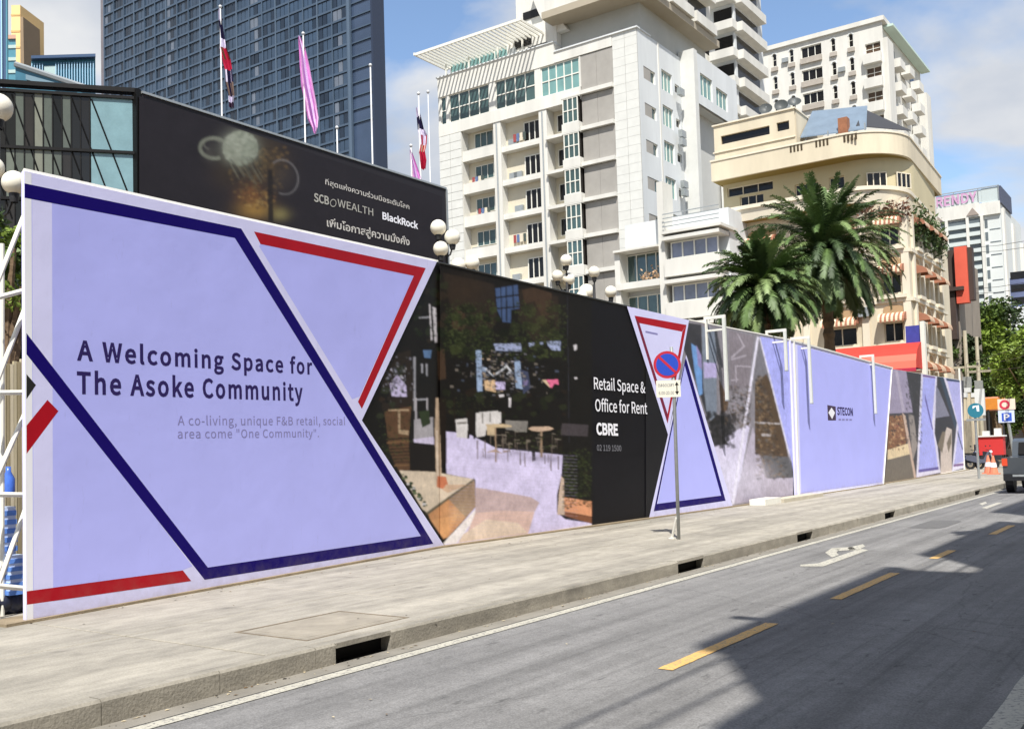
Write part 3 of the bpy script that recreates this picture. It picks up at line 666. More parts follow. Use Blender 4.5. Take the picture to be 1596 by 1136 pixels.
for a in ([(300, 250), (380, 180), (384, 188), (304, 262)], [(300, 262), (392, 236), (392, 246), (302, 272)], [(340, 110), (380, 185), (374, 190), (334, 112)], [(334, 300), (420, 305), (420, 312), (334, 308)], [(322, 300), (330, 300), (336, 400), (328, 400)], [(300, 385), (345, 380), (345, 388), (300, 393)]): P_((178, 170, 182), Z7(a))
P_((212, 206, 232), Z7([(200, 775), (300, 700), (415, 640), (330, 1110), (255, 1080)]), Z7([(250, 690), (300, 650), (300, 780), (240, 780)]))
P_((40, 38, 38), Z7([(165, 640), (220, 590), (290, 600), (305, 690), (260, 730), (288, 768), (205, 770), (185, 700)]))
for _ in range(40):
    x = random.uniform(300, 395); y = random.uniform(450, 650); P_(random.choice([(60, 54, 50), (100, 92, 90), (150, 140, 150), (36, 34, 34), (80, 66, 54)]), Z7([(x, y), (x+random.uniform(6, 22), y), (x+8, y+random.uniform(8, 34)), (x, y+10)]))
P_((178, 170, 188), Z7([(430, 660), (500, 960), (690, 955), (690, 1062), (316, 1118)]))
P_((120, 118, 126), Z7([(450, 130), (470, 145), (560, 480), (440, 480), (420, 400)]))
P_((84, 66, 48), Z7([(440, 410), (510, 350), (560, 480), (600, 620), (640, 860), (660, 960), (512, 966), (482, 830), (442, 822)]))
for _ in range(46):
    y = random.uniform(380, 800); x = random.uniform(445, 470+ (y-380)*.28); P_(random.choice([(110, 84, 58), (60, 46, 36), (140, 118, 92), (44, 36, 30), (96, 92, 88)]), Z7([(x, y), (x+random.uniform(6, 30), y), (x+8, y+random.uniform(6, 26)), (x, y+10)]))
P_((92, 92, 96), Z7([(490, 830), (640, 840), (670, 962), (512, 966)]))
P_((176, 170, 172), Z7([(440, 632), (590, 640), (590, 650), (440, 642)]), Z7([(480, 702), (535, 705), (535, 720), (482, 718)]))
P_((172, 176, 246), Z7([(470, 130), (640, 160), (690, 1000), (655, 870)]))
P_((226, 222, 240), Z7([(452, 130), (466, 135), (318, 1120), (302, 1122)]), Z7([(466, 135), (474, 140), (662, 880), (655, 884)]))
P_((50, 50, 62), Z7([(640, 810), (660, 880), (684, 1000), (668, 960)]))
cv = Canvas(1000, 1240, 476, 818, 1.0, (60, 58, 62), 8)
for c, poly in pic: cv.fill(c, poly)
for _ in range(260):
    x = rr_.uniform(1128, 1168); y = rr_.uniform(600, 665); cv.fill(rr_.choice([(50, 46, 44), (96, 88, 86), (150, 142, 150), (30, 28, 28), (116, 96, 76)]), [(x, y), (x+rr_.uniform(1, 5), y), (x+3, y+rr_.uniform(1, 7)), (x, y+2)], .5)
for _ in range(420):
    y = rr_.uniform(585, 745); x = rr_.uniform(1176, 1186+(y-585)*.26); cv.fill(rr_.choice([(104, 80, 56), (56, 42, 34), (134, 112, 86), (36, 30, 24), (90, 84, 80)]), [(x, y), (x+rr_.uniform(1, 6), y), (x+3, y+rr_.uniform(1, 6)), (x, y+2)], .5)
for _ in range(160):
    x = rr_.uniform(1096, 1142); y = rr_.uniform(640, 695); cv.fill(rr_.choice([(30, 28, 30), (60, 58, 62), (16, 16, 16)]), [(x, y), (x+4, y-2), (x+6, y+4), (x+1, y+6)], .6)
cv.glow((226, 224, 244), 1140, 740, 30, 30, .35); cv.glow((204, 198, 214), 1185, 740, 24, 22, .4)
cv.blur(1); cv.grain(.2)
print_sheet(rc, cv, frange(1006.5, 1236, 1.5), lerp_line([(1005, 484.2), (1074, 499.5), (1180, 520.5), (1236, 532)]), lerp_line([(1005, 809.5), (1142, 789), (1238, 776)]), 1.6, lambda x: (PC, .004), PRINT)
flat('sheet', rc, PC, [[(1069.5, 553), (1142, 788.5), (1011, 809.5)]], .0095, M['lavl'])
flat('sheet', rc, PC, [[(977, 477), (1074, 499), (1041.5, 678)]], .0105, M['lavl'])
flat('printed_field', rc, PC, [[(1066, 566), (1124, 771.5), (1025, 785)]], .0100, M['lav'])
flat('navy_stripe', rc, PC, [[(1069, 557), (1131, 780), (1124, 772), (1066.5, 567)], [(1131, 780), (1019, 796.5), (1024, 785), (1124, 772)], [(1019, 796.5), (1068, 560), (1067.5, 568), (1024, 785)]], .0112, M['navy'])
flat('printed_field', rc, PC, [[(996.5, 503.5), (1063, 516), (1041, 645)]], .0110, M['lavl'])
flat('maroon_stripe', rc, PC, [[(989, 492), (1070, 506.5), (1063, 517), (996.5, 503.6)], [(1070, 506.5), (1040.5, 660), (1040.5, 645), (1063.5, 517)]], .0115, M['red'])
flat('navy_stripe', rc, PC, [[(989, 492), (996.5, 503.6), (1040.5, 645), (1040.5, 660)]], .0115, M['maroon'])
flat('small_mark', rc, PC, [[(1006, 515.5), (1025, 519.5), (1025, 522.5), (1006, 518.5)]], .0118, M['ink2'])
obj('top_rail', MB().tube([PC.p(1074, 499, -.02), PC.p(1236, 531, -.02)], .03, 6), frm, rc)
# --- D: contractor board
rd = thing('contractor_board', 'plain lavender board with a small dark contractor logo, framed in white steel', 'hoarding')
backing(rd, PD, [(1232, 531), (1391, 574), (1377, 755), (1241, 774)], .1, M['lavl'])
flat('printed_field', rd, PD, [[(1243, 538), (1388, 577), (1374.5, 751), (1249, 768)]], .004, M['lav'])
fr = MB()
for a, b in (((1236.5, 532), (1244.5, 773)), ((1232, 530), (1391, 573.5)), ((1241, 774), (1377, 755)), ((1390, 574), (1376.5, 755))):
    fr.tube([PD.p(*a, .0), PD.p(*b, .0)], .055 if a == (1236.5, 532) else .035, 4)
obj('steel_frame', fr, frm, rd)
flat('logo', rd, PD, [[(1289.5, 631), (1302.5, 633.5), (1303, 655), (1290.5, 655)]], .006, mat('logo ink', (64, 44, 72), .6))
flat('logo_diamond', rd, PD, [[(1296, 635), (1301.5, 643), (1297, 653), (1291, 643)]], .009, M['white'])
text3d('lettering', 'STECON', PD, (1305, 646), (1329.5, 647.5), (1305, 634.5), .007, M['ink'], rd, .04)
flat('small_mark', rd, PD, [[(1307+k*5.6, 652.4+.1*k), (1311+k*5.6, 652.5+.1*k), (1311+k*5.6, 655+.1*k), (1307+k*5.6, 655+.1*k)] for k in range(4)], .007, M['ink2'])
# --- E: far panels
re_ = thing('far_hoarding', 'last stretch of hoarding with a brown shop picture and narrow lavender crosses', 'hoarding')
ZE = lambda pts: [(1370+x/5.68, 560+y/5.68) for x, y in pts]
backing(re_, PE, [(1384, 574), (1497, 592), (1503, 732), (1378, 754)], .05, frm)
pic = []
P_((60, 58, 66), ZE([(60, 85), (730, 175), (765, 960), (330, 1040), (40, 1100)]))
P_((158, 148, 174), ZE([(110, 85), (240, 100), (300, 470), (85, 480)]))
P_((180, 170, 190), ZE([(140, 100), (165, 100), (230, 460), (205, 460)]))
P_((46, 42, 46), ZE([(240, 100), (385, 115), (375, 420), (350, 740), (310, 700), (290, 350)]))
P_((130, 88, 58), ZE([(88, 500), (215, 500), (250, 720), (210, 790), (75, 800)]))
for _ in range(30):
    x = random.uniform(88, 210); y = random.uniform(490, 770); P_(random.choice([(170, 120, 80), (90, 60, 40), (60, 44, 34), (200, 160, 120), (120, 60, 50)]), ZE([(x, y), (x+random.uniform(8, 36), y), (x+20, y+random.uniform(8, 30)), (x, y+14)]))
P_((226, 204, 166), ZE([(78, 800), (268, 740), (285, 835), (75, 890)]))
P_((112, 104, 94), ZE([(70, 890), (290, 835), (328, 1062), (45, 1102)]))
P_((202, 176, 160), ZE([(205, 470), (235, 500), (330, 1040), (312, 1050)]))
P_((150, 140, 135), ZE([(260, 480), (310, 500), (340, 760), (300, 900)]))
P_((226, 222, 244), ZE([(375, 110), (515, 130), (512, 250), (500, 620), (545, 1000), (330, 1045)]))
P_((172, 176, 246), ZE([(390, 160), (500, 165), (470, 560), (525, 965), (350, 1000)]))
P_((122, 92, 150), ZE([(388, 132), (500, 152), (500, 168), (388, 155)]))
P_((96, 86, 160), ZE([(350, 975), (527, 950), (527, 975), (350, 1002)]), ZE([(405, 290), (480, 620), (470, 620), (410, 370)]))
P_((40, 38, 46), ZE([(515, 135), (565, 150), (665, 560), (650, 660), (600, 740), (515, 760), (492, 650), (500, 480)]))
P_((128, 128, 148), ZE([(505, 230), (530, 270), (625, 500), (500, 520)]))
P_((40, 60, 82), ZE([(535, 150), (570, 155), (690, 560), (675, 620)]))
P_((208, 194, 186), ZE([(545, 800), (600, 600), (645, 620), (645, 1000), (545, 1020)]))
P_((120, 108, 92), ZE([(520, 760), (560, 640), (590, 640), (560, 830)]), ZE([(600, 740), (640, 640), (640, 740), (615, 830)]))
P_((226, 222, 244), ZE([(566, 140), (726, 168), (768, 955), (645, 990), (690, 560), (640, 380)]))
P_((184, 184, 240), ZE([(600, 170), (720, 190), (752, 900), (665, 930), (705, 600)]))
P_((38, 58, 96), ZE([(590, 165), (720, 185), (720, 203), (600, 190)]), ZE([(695, 620), (745, 800), (737, 800), (695, 660)]))
P_((130, 96, 150), ZE([(660, 928), (752, 918), (752, 938), (660, 950)]))
cv = Canvas(1374, 1508, 570, 760, .6, (60, 58, 66), 9)
for c, poly in pic: cv.fill(c, poly)
for _ in range(160):
    x = rr_.uniform(1385, 1407); y = rr_.uniform(645, 700); cv.fill(rr_.choice([(170, 120, 80), (70, 50, 36), (200, 160, 120), (110, 60, 44)]), [(x, y), (x+rr_.uniform(.6, 3), y), (x+2, y+rr_.uniform(1, 5)), (x, y+1)], .55)
for _ in range(140):
    x = rr_.uniform(1410, 1436); y = rr_.uniform(585, 690); cv.fill(rr_.choice([(30, 28, 32), (76, 72, 78), (52, 48, 54)]), [(x, y), (x+2, y), (x+2.4, y+rr_.uniform(2, 8)), (x, y+2)], .5)
cv.blur(1); cv.grain(.16)
print_sheet(re_, cv, frange(1378.5, 1502, 1.0), lerp_line([(1378, 573), (1440, 583.5), (1497, 592.5), (1504, 593.5)]), lerp_line([(1378, 754.5), (1503, 732.5), (1504, 732)]), 1.2, lambda x: (PE, .004), PRINT)
obj('bottom_rail', MB().tube([PE.p(1428, 747, .03), PE.p(1505, 732, .03)], .06, 4), frm, re_)
obj('end_post', MB().tube([PE.p(1503, 733, 0), PE.p(1495, 574, 0)], .06, 4), frm, re_)
# white gap posts / feet blocks
tag(obj('concrete_block', MB().box(-10.4, 27.2, 0, -9.95, 30.6, .10), mat('ballast concrete', (186, 178, 160), .9, .15, 3)), 'long low concrete ballast block on the footpath under the contractor board', 'block')
tag(obj('concrete_block', MB().box(-10.45, 25.9, 0, -10.0, 27.1, .16), M['steelw']), 'short white ballast block on the footpath below the office picture', 'block')

# --- floodlight arms on the hoarding
def lamp_arm(root_px, topy, bot_px, label):
    r = onx(*root_px, -10.7); Y = r.y; X1 = onx_at = ony(bot_px[0], bot_px[1], Y).x; zt = 5.0 if topy is None else ony(bot_px[0], topy, Y).z; zb = ony(*bot_px, Y).z
    t = thing('wall_lamp', label, 'light', (-10.7, Y, 4.6), 'tube lights on white arms over the hoarding')
    Zl = lambda z: z-4.6
    obj('bracket', MB().box(-.05, -.04, Zl(3.9), .02, .04, Zl(zt)).box(.02, -.035, Zl(zt)-.08, X1+10.7+.04, .035, Zl(zt)).box(.02, -.025, Zl(zt)-.40, X1+10.7-.03, .025, Zl(zt)-.35), frm, t)
    obj('light_tube', MB().box(X1+10.7-.04, -.04, Zl(zb), X1+10.7+.04, .04, Zl(zt)-.08), mat('lamp housing', (206, 208, 200), .35, .04, 6), t)
    obj('end_cap', MB().box(X1+10.7-.045, -.045, Zl(zb)-.03, X1+10.7+.045, .045, Zl(zb)), M['galv'], t)
lamp_arm((1100, 489), 490, (1133.5, 623), 'longest white tube light, on an arm over the grey office picture')
lamp_arm((1196, 517), 512, (1226, 577), 'shortest white tube light, on an arm just before the contractor board')
lamp_arm((1235, 524), 523, (1265, 628), 'white tube light on an arm over the near end of the contractor board')
lamp_arm((1342, 560), 552, (1365, 644), 'white tube light on an arm over the far end of the contractor board')
# ================================================================== SCAFFOLD + STORE at the left end
XS = -10.75
sc = thing('scaffold', 'white steel tube scaffold bracing the end of the lavender banner', 'scaffold')
def tpx(a, b, X, r=.028): return [onx(*a, X), onx(*b, X)], r
for nm, a, b, X in (('ledger', (-60, 479), (41, 452), -10.6), ('ledger', (-60, 613), (41, 611.5), -10.6), ('ledger', (-60, 770), (41, 771), -10.6), ('ledger', (-60, 907), (41, 917), -10.6),
                    ('brace', (-16, 470), (52, 300), -10.75), ('brace', (-22, 640), (40, 478), -10.75), ('brace', (-30, 800), (41, 640), -10.75), ('brace', (-20, 960), (41, 790), -10.75),
                    ('standard', (3, 380), (3, 960), -10.95)):
    pts, r = tpx(a, b, X); obj(nm, MB().tube(pts, r, 8), M['steelw'], sc)
fe = thing('timber_fence', 'fence of upright weathered timber planks behind the scaffold', 'fence')
for k in range(16):
    x = -30+k*5.6; w_ = random.uniform(4.2, 5); a = onx(x, 562+random.uniform(-12, 10), -11.6); b = onx(x+w_, 562, -11.6)
    obj('plank', MB().box(-11.62, a.y, 0, -11.58, b.y, a.z), mat('plank %d' % (k % 3), [(168, 158, 130), (146, 134, 104), (186, 176, 150)][k % 3], .85, .25, 6, streak=True), fe)
# packs of blue water bottles
pk_lab = ['taller stack of blue and white striped wrapped packs behind the scaffold', 'shorter stack of blue and white striped packs touching the hoarding end']
mats_pk = [mat('pack blue', (96, 140, 214), .35, .15, 9), mat('pack pale', (200, 216, 240), .3, .1, 9)]
for i, (x0, x1, yt, yb) in enumerate(((4, 27, 790, 930), (16, 41, 866, 928))):
    A = onx(x0, yb, -11.05-.12*0+ (0 if i == 0 else .22)); B = onx(x1, yb, A.x); T = onx(x0, yt, A.x)
    t = thing('water_pack_stack', pk_lab[i], 'pack', (A.x, A.y, 0))
    n = 10 if i == 0 else 5; z0, z1 = A.z, T.z
    for k in range(n):
        za = z0+(z1-z0)*k/n; zb = z0+(z1-z0)*(k+1)/n
        obj('pack', MB().box(-.2+random.uniform(-.02, .02), random.uniform(-.01, .01), za, 0, (B.y-A.y)+random.uniform(-.01, .01), za+(zb-za)*.55), mats_pk[0], t)
        obj('pack', MB().box(-.2, .01, za+(zb-za)*.55, -.01, (B.y-A.y)-.01, zb), mats_pk[1], t)
bb = MB(); A = onx(-40, 965, -10.9)
for k in range(7):
    bb.ball((A.x-.15, A.y+.12*k, .12+.02*(k % 2)), .15, 8, 6)
tag(obj('tarpaulin', bb, mat('dark blue tarpaulin', (40, 44, 62), .4, .4, 7), smooth=True), 'crumpled dark blue tarpaulin bundle on the ground at the foot of the scaffold', 'tarpaulin')
bt = onx(13, 735, -11.3)
tag(obj('blue_bottle', MB().lathe((bt.x, bt.y, bt.z-.28), [(0.001, 0), (.06, 0), (.07, .05), (.07, .2), (.03, .28), (.028, .34), (.001, .34)], 12), mat('blue plastic', (70, 110, 200), .25, .2, 12), smooth=True), 'single blue plastic bottle standing on top of the striped packs', 'bottle')

# ================================================================== NO-PARKING SIGN
g = onz(1058, 840)
sg = thing('no_parking_sign', 'round blue and red no-parking sign over a small plate on a footpath pole', 'road sign', (g.x, g.y, 0))
top = 3.42
obj('pole', MB().tube([(0, 0, 0), (.02, -.0, 2.62), (.0, 0, top)], .032, 10), M['galv'], sg, smooth=True)
obj('base_bracket', MB().tube([(-.02, -.02, .38), (-.16, .05, .01)], .022, 6).box(-.2, 0, 0, -.1, .1, .02), M['steelw'], sg)
nrm = (Vector((0, 0, 0))-Vector((g.x, g.y, 0))).normalized(); ax = Vector((-nrm.y, nrm.x, 0))
ang = math.atan2(nrm.y, nrm.x)+math.pi/2+.12    # sign faces the traffic
SG = Matrix.Rotation(ang, 3, 'Z')
def on_sign(mb): mb.v = [tuple(SG @ Vector(v)) for v in mb.v]; return mb
def disc(r0, r1, y, n=36, zc=0, xc=0):
    mb = MB()
    for k in range(n):
        a = 2*math.pi*k/n; b = 2*math.pi*(k+1)/n
        P1 = [(xc+r1*math.cos(t), y, zc+r1*math.sin(t)) for t in (a, b)]
        if r0 > 0:
            P0 = [(xc+r0*math.cos(t), y, zc+r0*math.sin(t)) for t in (b, a)]; mb.poly(P1+P0)
        else: mb.poly(P1+[(xc, y, zc)])
    return mb
zc = 3.10; R_ = .245; xo = -.09
bd = MB(); n = 36
ring = [(xo+R_*math.cos(2*math.pi*k/n), -.05, zc+R_*math.sin(2*math.pi*k/n)) for k in range(n)]
bd.prism(ring, (0, .008, 0)); obj('sign_disc', on_sign(bd), mat('sign red', (178, 40, 58), .4), sg, fix=True)
obj('sign_face', on_sign(disc(0, .198, -.053, zc=zc, xc=xo)), mat('sign blue', (38, 70, 176), .4), sg)
sl_ = MB(); a = rad(-45)
u_ = Vector((math.cos(a), 0, math.sin(a))); v_ = Vector((-math.sin(a), 0, math.cos(a))); c_ = Vector((xo, -.056, zc))
sl_.poly([c_-u_*.2-v_*.022, c_+u_*.2-v_*.022, c_+u_*.2+v_*.022, c_-u_*.2+v_*.022]); obj('slash', on_sign(sl_), mat('sign red', (0, 0, 0)), sg)
obj('plate', on_sign(MB().box(xo-.21, -.052, 2.52, xo+.22, -.044, 2.82)), mat('plate white', (222, 218, 200), .5, .06, 9), sg)
thai = MB()
def sign_text(s, x0, x1, z0, h, m, y=-.056, root=sg, nm='lettering', tf=None, bold=.01):
    outp, a, b = words_mesh(s, bold)
    for V, Fc in outp:
        mb = MB(); mb.f = Fc; mb.c = [None]*len(Fc)
        for v in V:
            q = Vector((x0+(x1-x0)*(v.x-a)/(b-a), y, z0+v.y*h/cap_height(is_thai(s)))); mb.v.append(tuple(tf @ q if tf else q))
        obj(nm, mb, m, root)
sign_text('ตลอดเวลา', xo-.18, xo+.1, 2.71, .06, M['grey'], tf=SG)
sign_text('6.00-20.00', xo-.17, xo+.1, 2.57, .055, M['grey'], tf=SG)
ar = MB().poly([(xo+.145, -.055, 2.62), (xo+.165, -.055, 2.62), (xo+.165, -.055, 2.74), (xo+.145, -.055, 2.74)]).poly([(xo+.12, -.055, 2.73), (xo+.19, -.055, 2.73), (xo+.155, -.055, 2.79)]).poly([(xo+.12, -.055, 2.62), (xo+.155, -.055, 2.555), (xo+.19, -.055, 2.62)])
obj('arrow', on_sign(ar), M['dark'], sg)

# ================================================================== DARK GLASS LOW-RISE + BILLBOARD
XB = -24.0; Bc = Vector((XB, 16.36, 0)); dv = Vector((.63, .777, 0)).normalized()
gb = thing('glass_pavilion', 'low building with a dark mirrored glass wall behind the hoarding, corner panes painted sky-reflection cyan', 'building', (XB, 16.36, 0))
Lw = 14.0; ang = math.atan2(dv.y, dv.x)
A = -dv*Lw; nrm = Vector((dv.y, -dv.x, 0))
body = MB(); ztop = 11.95
base = [A-nrm*.12, Vector((0, 0, 0))-nrm*.12, Vector((0, 13.4, 0)), Vector((-16, 13.4, 0)), A-nrm*14]
body.prism(base, (0, 0, ztop-.05)); obj('body', body, mat('dark wall', (30, 28, 28), .6), gb, fix=True)
def wq(mb, t0, t1, z0, z1, off, c=None, tilt=0):
    a = dv*-t1+nrm*off; b = dv*-t0+nrm*off
    mb.poly([a+Vector((0, 0, z0)), b+Vector((0, 0, z0)), b+Vector((0, 0, z1))+nrm*tilt, a+Vector((0, 0, z1))+nrm*tilt], c); return mb
PAV = print_mat('dark reflecting glass', rough=.12, spec=.5, var=.12, scale=2.2)
# panes: corner bay 1.1 m wide, sky reflection put into its colour; the rest narrow
zr = [0.5, 3.2, 5.9, 7.55, 8.85, 10.25, 11.8]
for i in range(3, 6):
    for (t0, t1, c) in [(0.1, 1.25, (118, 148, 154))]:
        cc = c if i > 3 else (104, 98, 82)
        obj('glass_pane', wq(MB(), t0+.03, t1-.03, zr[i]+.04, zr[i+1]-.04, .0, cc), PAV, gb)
    for k in range(22):
        t0 = 1.25+k*.235
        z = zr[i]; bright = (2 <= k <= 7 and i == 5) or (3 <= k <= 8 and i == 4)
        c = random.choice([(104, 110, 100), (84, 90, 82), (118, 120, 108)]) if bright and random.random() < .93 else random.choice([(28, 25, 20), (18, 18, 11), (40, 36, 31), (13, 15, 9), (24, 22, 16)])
        if i == 4 and bright: z += .0
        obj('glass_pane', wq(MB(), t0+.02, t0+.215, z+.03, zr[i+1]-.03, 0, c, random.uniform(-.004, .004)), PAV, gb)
lat = MB()
for k in range(9):          # raking braces standing just inside the glass
    a = dv*-(1.2+k*.5); b = dv*-(.2+k*.5)
    lat.tube([a*1+nrm*.012+Vector((0, 0, 11.7)), b+nrm*.012+Vector((0, 0, 8.9-.1*k))], .022, 4)
obj('brace_bars', lat, mat('dark bronze', (30, 28, 26), .4, metal=.6), gb)
mul = MB()
for k in range(24): 
    t = 1.25+k*.235; wq(mul, t-.014, t+.014, 5.9, 11.85, .03)
obj('mullions', mul, MATS['dark bronze'], gb)
tr = MB()
for z in zr: tr.prism([dv*-8+nrm*.02+Vector((0, 0, z-.04)), dv*0+nrm*.02+Vector((0, 0, z-.04)), dv*0+nrm*.02+Vector((0, 0, z+.04)), dv*-8+nrm*.02+Vector((0, 0, z+.04))], nrm*.05)
obj('transoms', tr, MATS['dark bronze'], gb, fix=True)
obj('parapet_cap', MB().prism([dv*-Lw+nrm*.1+Vector((0, 0, ztop)), Vector((0, 0, ztop))+nrm*.1, Vector((0, 0, ztop))-nrm*.2, dv*-Lw-nrm*.2+Vector((0, 0, ztop))], (0, 0, .12)), MATS['dark bronze'], gb, fix=True)
obj('corner_post', MB().box(-.08, -.12, 0, .1, .04, ztop+.1), MATS['dark bronze'], gb)

bbd = thing('billboard', 'long charcoal advertising billboard with grey lettering and a painted tree, behind the lavender banner', 'billboard', (0, 0, 0))
PBB = Plane((XB+.15, 16.5), (XB+.15, 29.8))
obj('board', MB().box(XB-.1, 16.42, 4.5, XB+.13, 29.8, 11.93), mat('charcoal vinyl', (38, 35, 40), .6, .08, .5, spec=.3), bbd)
obj('frame', MB().box(XB-.1, 16.4, 11.935, XB+.17, 29.83, 12.0).box(XB-.1, 29.803, 4.5, XB+.17, 29.88, 11.93), M['galv'], bbd)
ZB = lambda pts: [(290+x/3.893, 180+y/3.893) for x, y in pts]
cv = Canvas(212, 696, 140, 430, 1.2, (38, 35, 40), 12)
BX = lambda x, y: (290+x/3.893, 180+y/3.893)
def ring(cx, cy, rx, ry, rot, a0, a1, w_, c, k=.8):
    cx, cy = BX(cx, cy); rx /= 3.893; ry /= 3.893; w_ /= 3.893
    for q in range(60):
        t0 = rad(a0+(a1-a0)*q/60); t1 = rad(a0+(a1-a0)*(q+1)/60)
        f = lambda t, d: (cx+(rx-d)*math.cos(t)*math.cos(rot)-(ry-d)*math.sin(t)*math.sin(rot), cy+(rx-d)*math.cos(t)*math.sin(rot)+(ry-d)*math.sin(t)*math.cos(rot))
        cv.fill(c, [f(t0, 0), f(t1, 0), f(t1, w_), f(t0, w_)], k)
g_ = lambda c, x, y, rx, ry, k, rot=0: cv.glow(c, *BX(x, y), rx/3.893, ry/3.893, k, rot)
g_((66, 56, 44), 430, 250, 150, 170, .8); g_((60, 50, 40), 250, 340, 110, 120, .6); g_((82, 66, 44), 520, 300, 90, 110, .5)
g_((150, 118, 62), 420, 570, 110, 60, .8); g_((128, 84, 46), 390, 480, 80, 70, .6); g_((150, 140, 90), 570, 600, 60, 40, .5)
for _ in range(900):
    a = rr_.gauss(0, .9); r = rr_.uniform(20, 330); x = 430+math.sin(a)*r*.62; y = 190+abs(math.cos(a))*r*1.15
    if y > 640: continue
    q = rr_.uniform(5, 15); p = BX(x, y); cv.fill(rr_.choice([(40, 36, 34), (74, 62, 48), (56, 48, 40), (96, 80, 54), (34, 32, 32), (110, 88, 56)] if y < 470 else [(150, 116, 66), (104, 76, 48), (70, 54, 42), (168, 142, 90), (44, 38, 36)]), [(p[0]+q/3.9*math.cos(t), p[1]+q/3.9*.7*math.sin(t)) for t in (0, 1.3, 2.5, 3.9, 5.2)], .4)
ring(330, 200, 108, 105, 0, 0, 360, 90, (128, 134, 120), .85); g_((158, 162, 148), 310, 185, 90, 85, .8); g_((132, 140, 126), 375, 215, 70, 90, .6); g_((118, 122, 108), 270, 240, 60, 60, .4)
for _ in range(260):
    a = rr_.random()*6.28; r = 105*math.sqrt(rr_.random()); p = BX(330+r*math.cos(a), 200+r*math.sin(a)); q = rr_.uniform(1.5, 5)
    cv.fill(rr_.choice([(166, 170, 156), (120, 126, 112), (142, 148, 132), (98, 102, 90)]), [(p[0]+q*math.cos(t), p[1]+q*.6*math.sin(t)) for t in (0, 1.2, 2.6, 3.7, 5)], .3)
for k in range(46):
    x = rr_.uniform(250, 440); y = rr_.uniform(250, 330); L_ = rr_.uniform(60, 150); a, b = BX(x, y), BX(x+L_*.6, y+L_); cv.fill(rr_.choice([(44, 40, 38), (38, 34, 34), (120, 120, 104), (54, 48, 42)]), [a, (a[0]+1.4, a[1]), (b[0]+.8, b[1]), b], .6)
ring(170, 200, 96, 72, .1, 60, 310, 22, (128, 132, 118), .8); ring(160, 178, 56, 36, .1, 110, 330, 8, (116, 116, 106), .7); g_((92, 90, 84), 140, 230, 40, 60, .35)
ring(590, 375, 92, 110, -.35, -110, 130, 8, (116, 114, 116), .8); g_((64, 58, 56), 590, 380, 80, 90, .4)
cv.fill((32, 29, 30), [BX(495, 330), BX(526, 330), BX(530, 650), BX(497, 640)], .9)
cv.blur(2); cv.grain(.14)
print_sheet(bbd, cv, frange(217, 689, 2.0), lerp_line([(215, 149.5), (690, 306.5)]), lerp_line([(215, 318), (690, 425)]), 2.2, lambda x: (PBB, -.012), print_mat('billboard print', .6, .2, .06, 2.5))
ringm = MB()
for q in range(24):
    t0, t1 = rad(15*q), rad(15*(q+1)); f = lambda t, k: PBB.p(*BX(893+19*k*math.cos(t), 532+24*k*math.sin(t)), .002)
    ringm.poly([f(t0, 1), f(t1, 1), f(t1, .8), f(t0, .8)])
obj('ring_mark', ringm, mat('billboard grey letters', (170, 168, 160), .6), bbd)
bw = mat('billboard lettering', (196, 192, 186), .6)
bp_ = lambda x, y: (290+x/3.893, 180+y/3.893)
text3d('lettering', 'ที่สุดแห่งความร่วมมือระดับโลก', PBB, bp_(845, 418), bp_(1355, 570), bp_(845, 388), .002, bw, bbd, .012)
text3d('lettering', 'SCB', PBB, bp_(776, 520), bp_(868, 543), bp_(778, 472), .002, mat('billboard grey letters', (170, 168, 160), .6), bbd, .03)
text3d('lettering', 'WEALTH', PBB, bp_(920, 552), bp_(1136, 610), bp_(922, 508), .002, MATS['billboard grey letters'], bbd, .006)
text3d('lettering', 'BlackRock', PBB, bp_(1192, 628), bp_(1408, 690), bp_(1194, 588), .002, M['white'], bbd, .035)
text3d('lettering', 'เพิ่มโอกาสสู่ความมั่งคั่ง', PBB, bp_(855, 672), bp_(1357, 790), bp_(855, 628), .002, bw, bbd, .02)

# ================================================================== GLOBE LAMP POSTS
globe = mat('opal globe', (236, 230, 214), .3, .05, 4, spec=.4)
blackm = mat('black lamp iron', (38, 38, 40), .5)
def globe_post(label, px, d, globes):
    b = atd(*px, d); t = thing('lamp_post', label, 'street lamp', (b.x, b.y, 0), 'globe lamp posts behind the hoarding')
    tops = []
    for (x, y, r) in globes:
        dg = d+random.uniform(-.25, .25); p = atd(x, y, dg); p = p-Vector((b.x, b.y, 0)); R0 = r/F*dg
        o = obj('globe', MB().ball((0, 0, 0), R0, 20, 12), globe, t, tuple(p), smooth=True)
        obj('collar', MB().lathe((0, 0, -R0*1.05), [(R0*.3, -.12), (R0*.42, 0), (R0*.4, .07), (R0*.1, .08)], 12), blackm, o, smooth=True)
        tops.append((p, R0))
    arms = MB(); zmax = max(p.z for p, _ in tops); pole_top = zmax-.4
    for p, R0 in tops:
        e = Vector((p.x, p.y, p.z-R0*1.1)); m = Vector((0, 0, min(p.z-R0-.35, pole_top)))
        arms.tube([m, m+(e-m)*.6+Vector((0, 0, -.12)), e], .025, 6)
    obj('pole', MB().tube([(0, 0, 0), (0, 0, pole_top)], .06, 10, .045), blackm, t, smooth=True); obj('arms', arms, blackm, t)
globe_post('black lamp post with large opal globes in front of the dark glass building', (-4, 300), 16, [(-3, 168, 22), (-12, 262, 18), (22, 285, 18.5), (-34, 200, 20)])
globe_post('black post with a cluster of five opal globes at the end of the charcoal billboard', (697, 420), 29, [(683, 355, 12.5), (705, 370, 12.5), (687, 388, 12), (736, 410, 11.5), (714, 414, 12)])
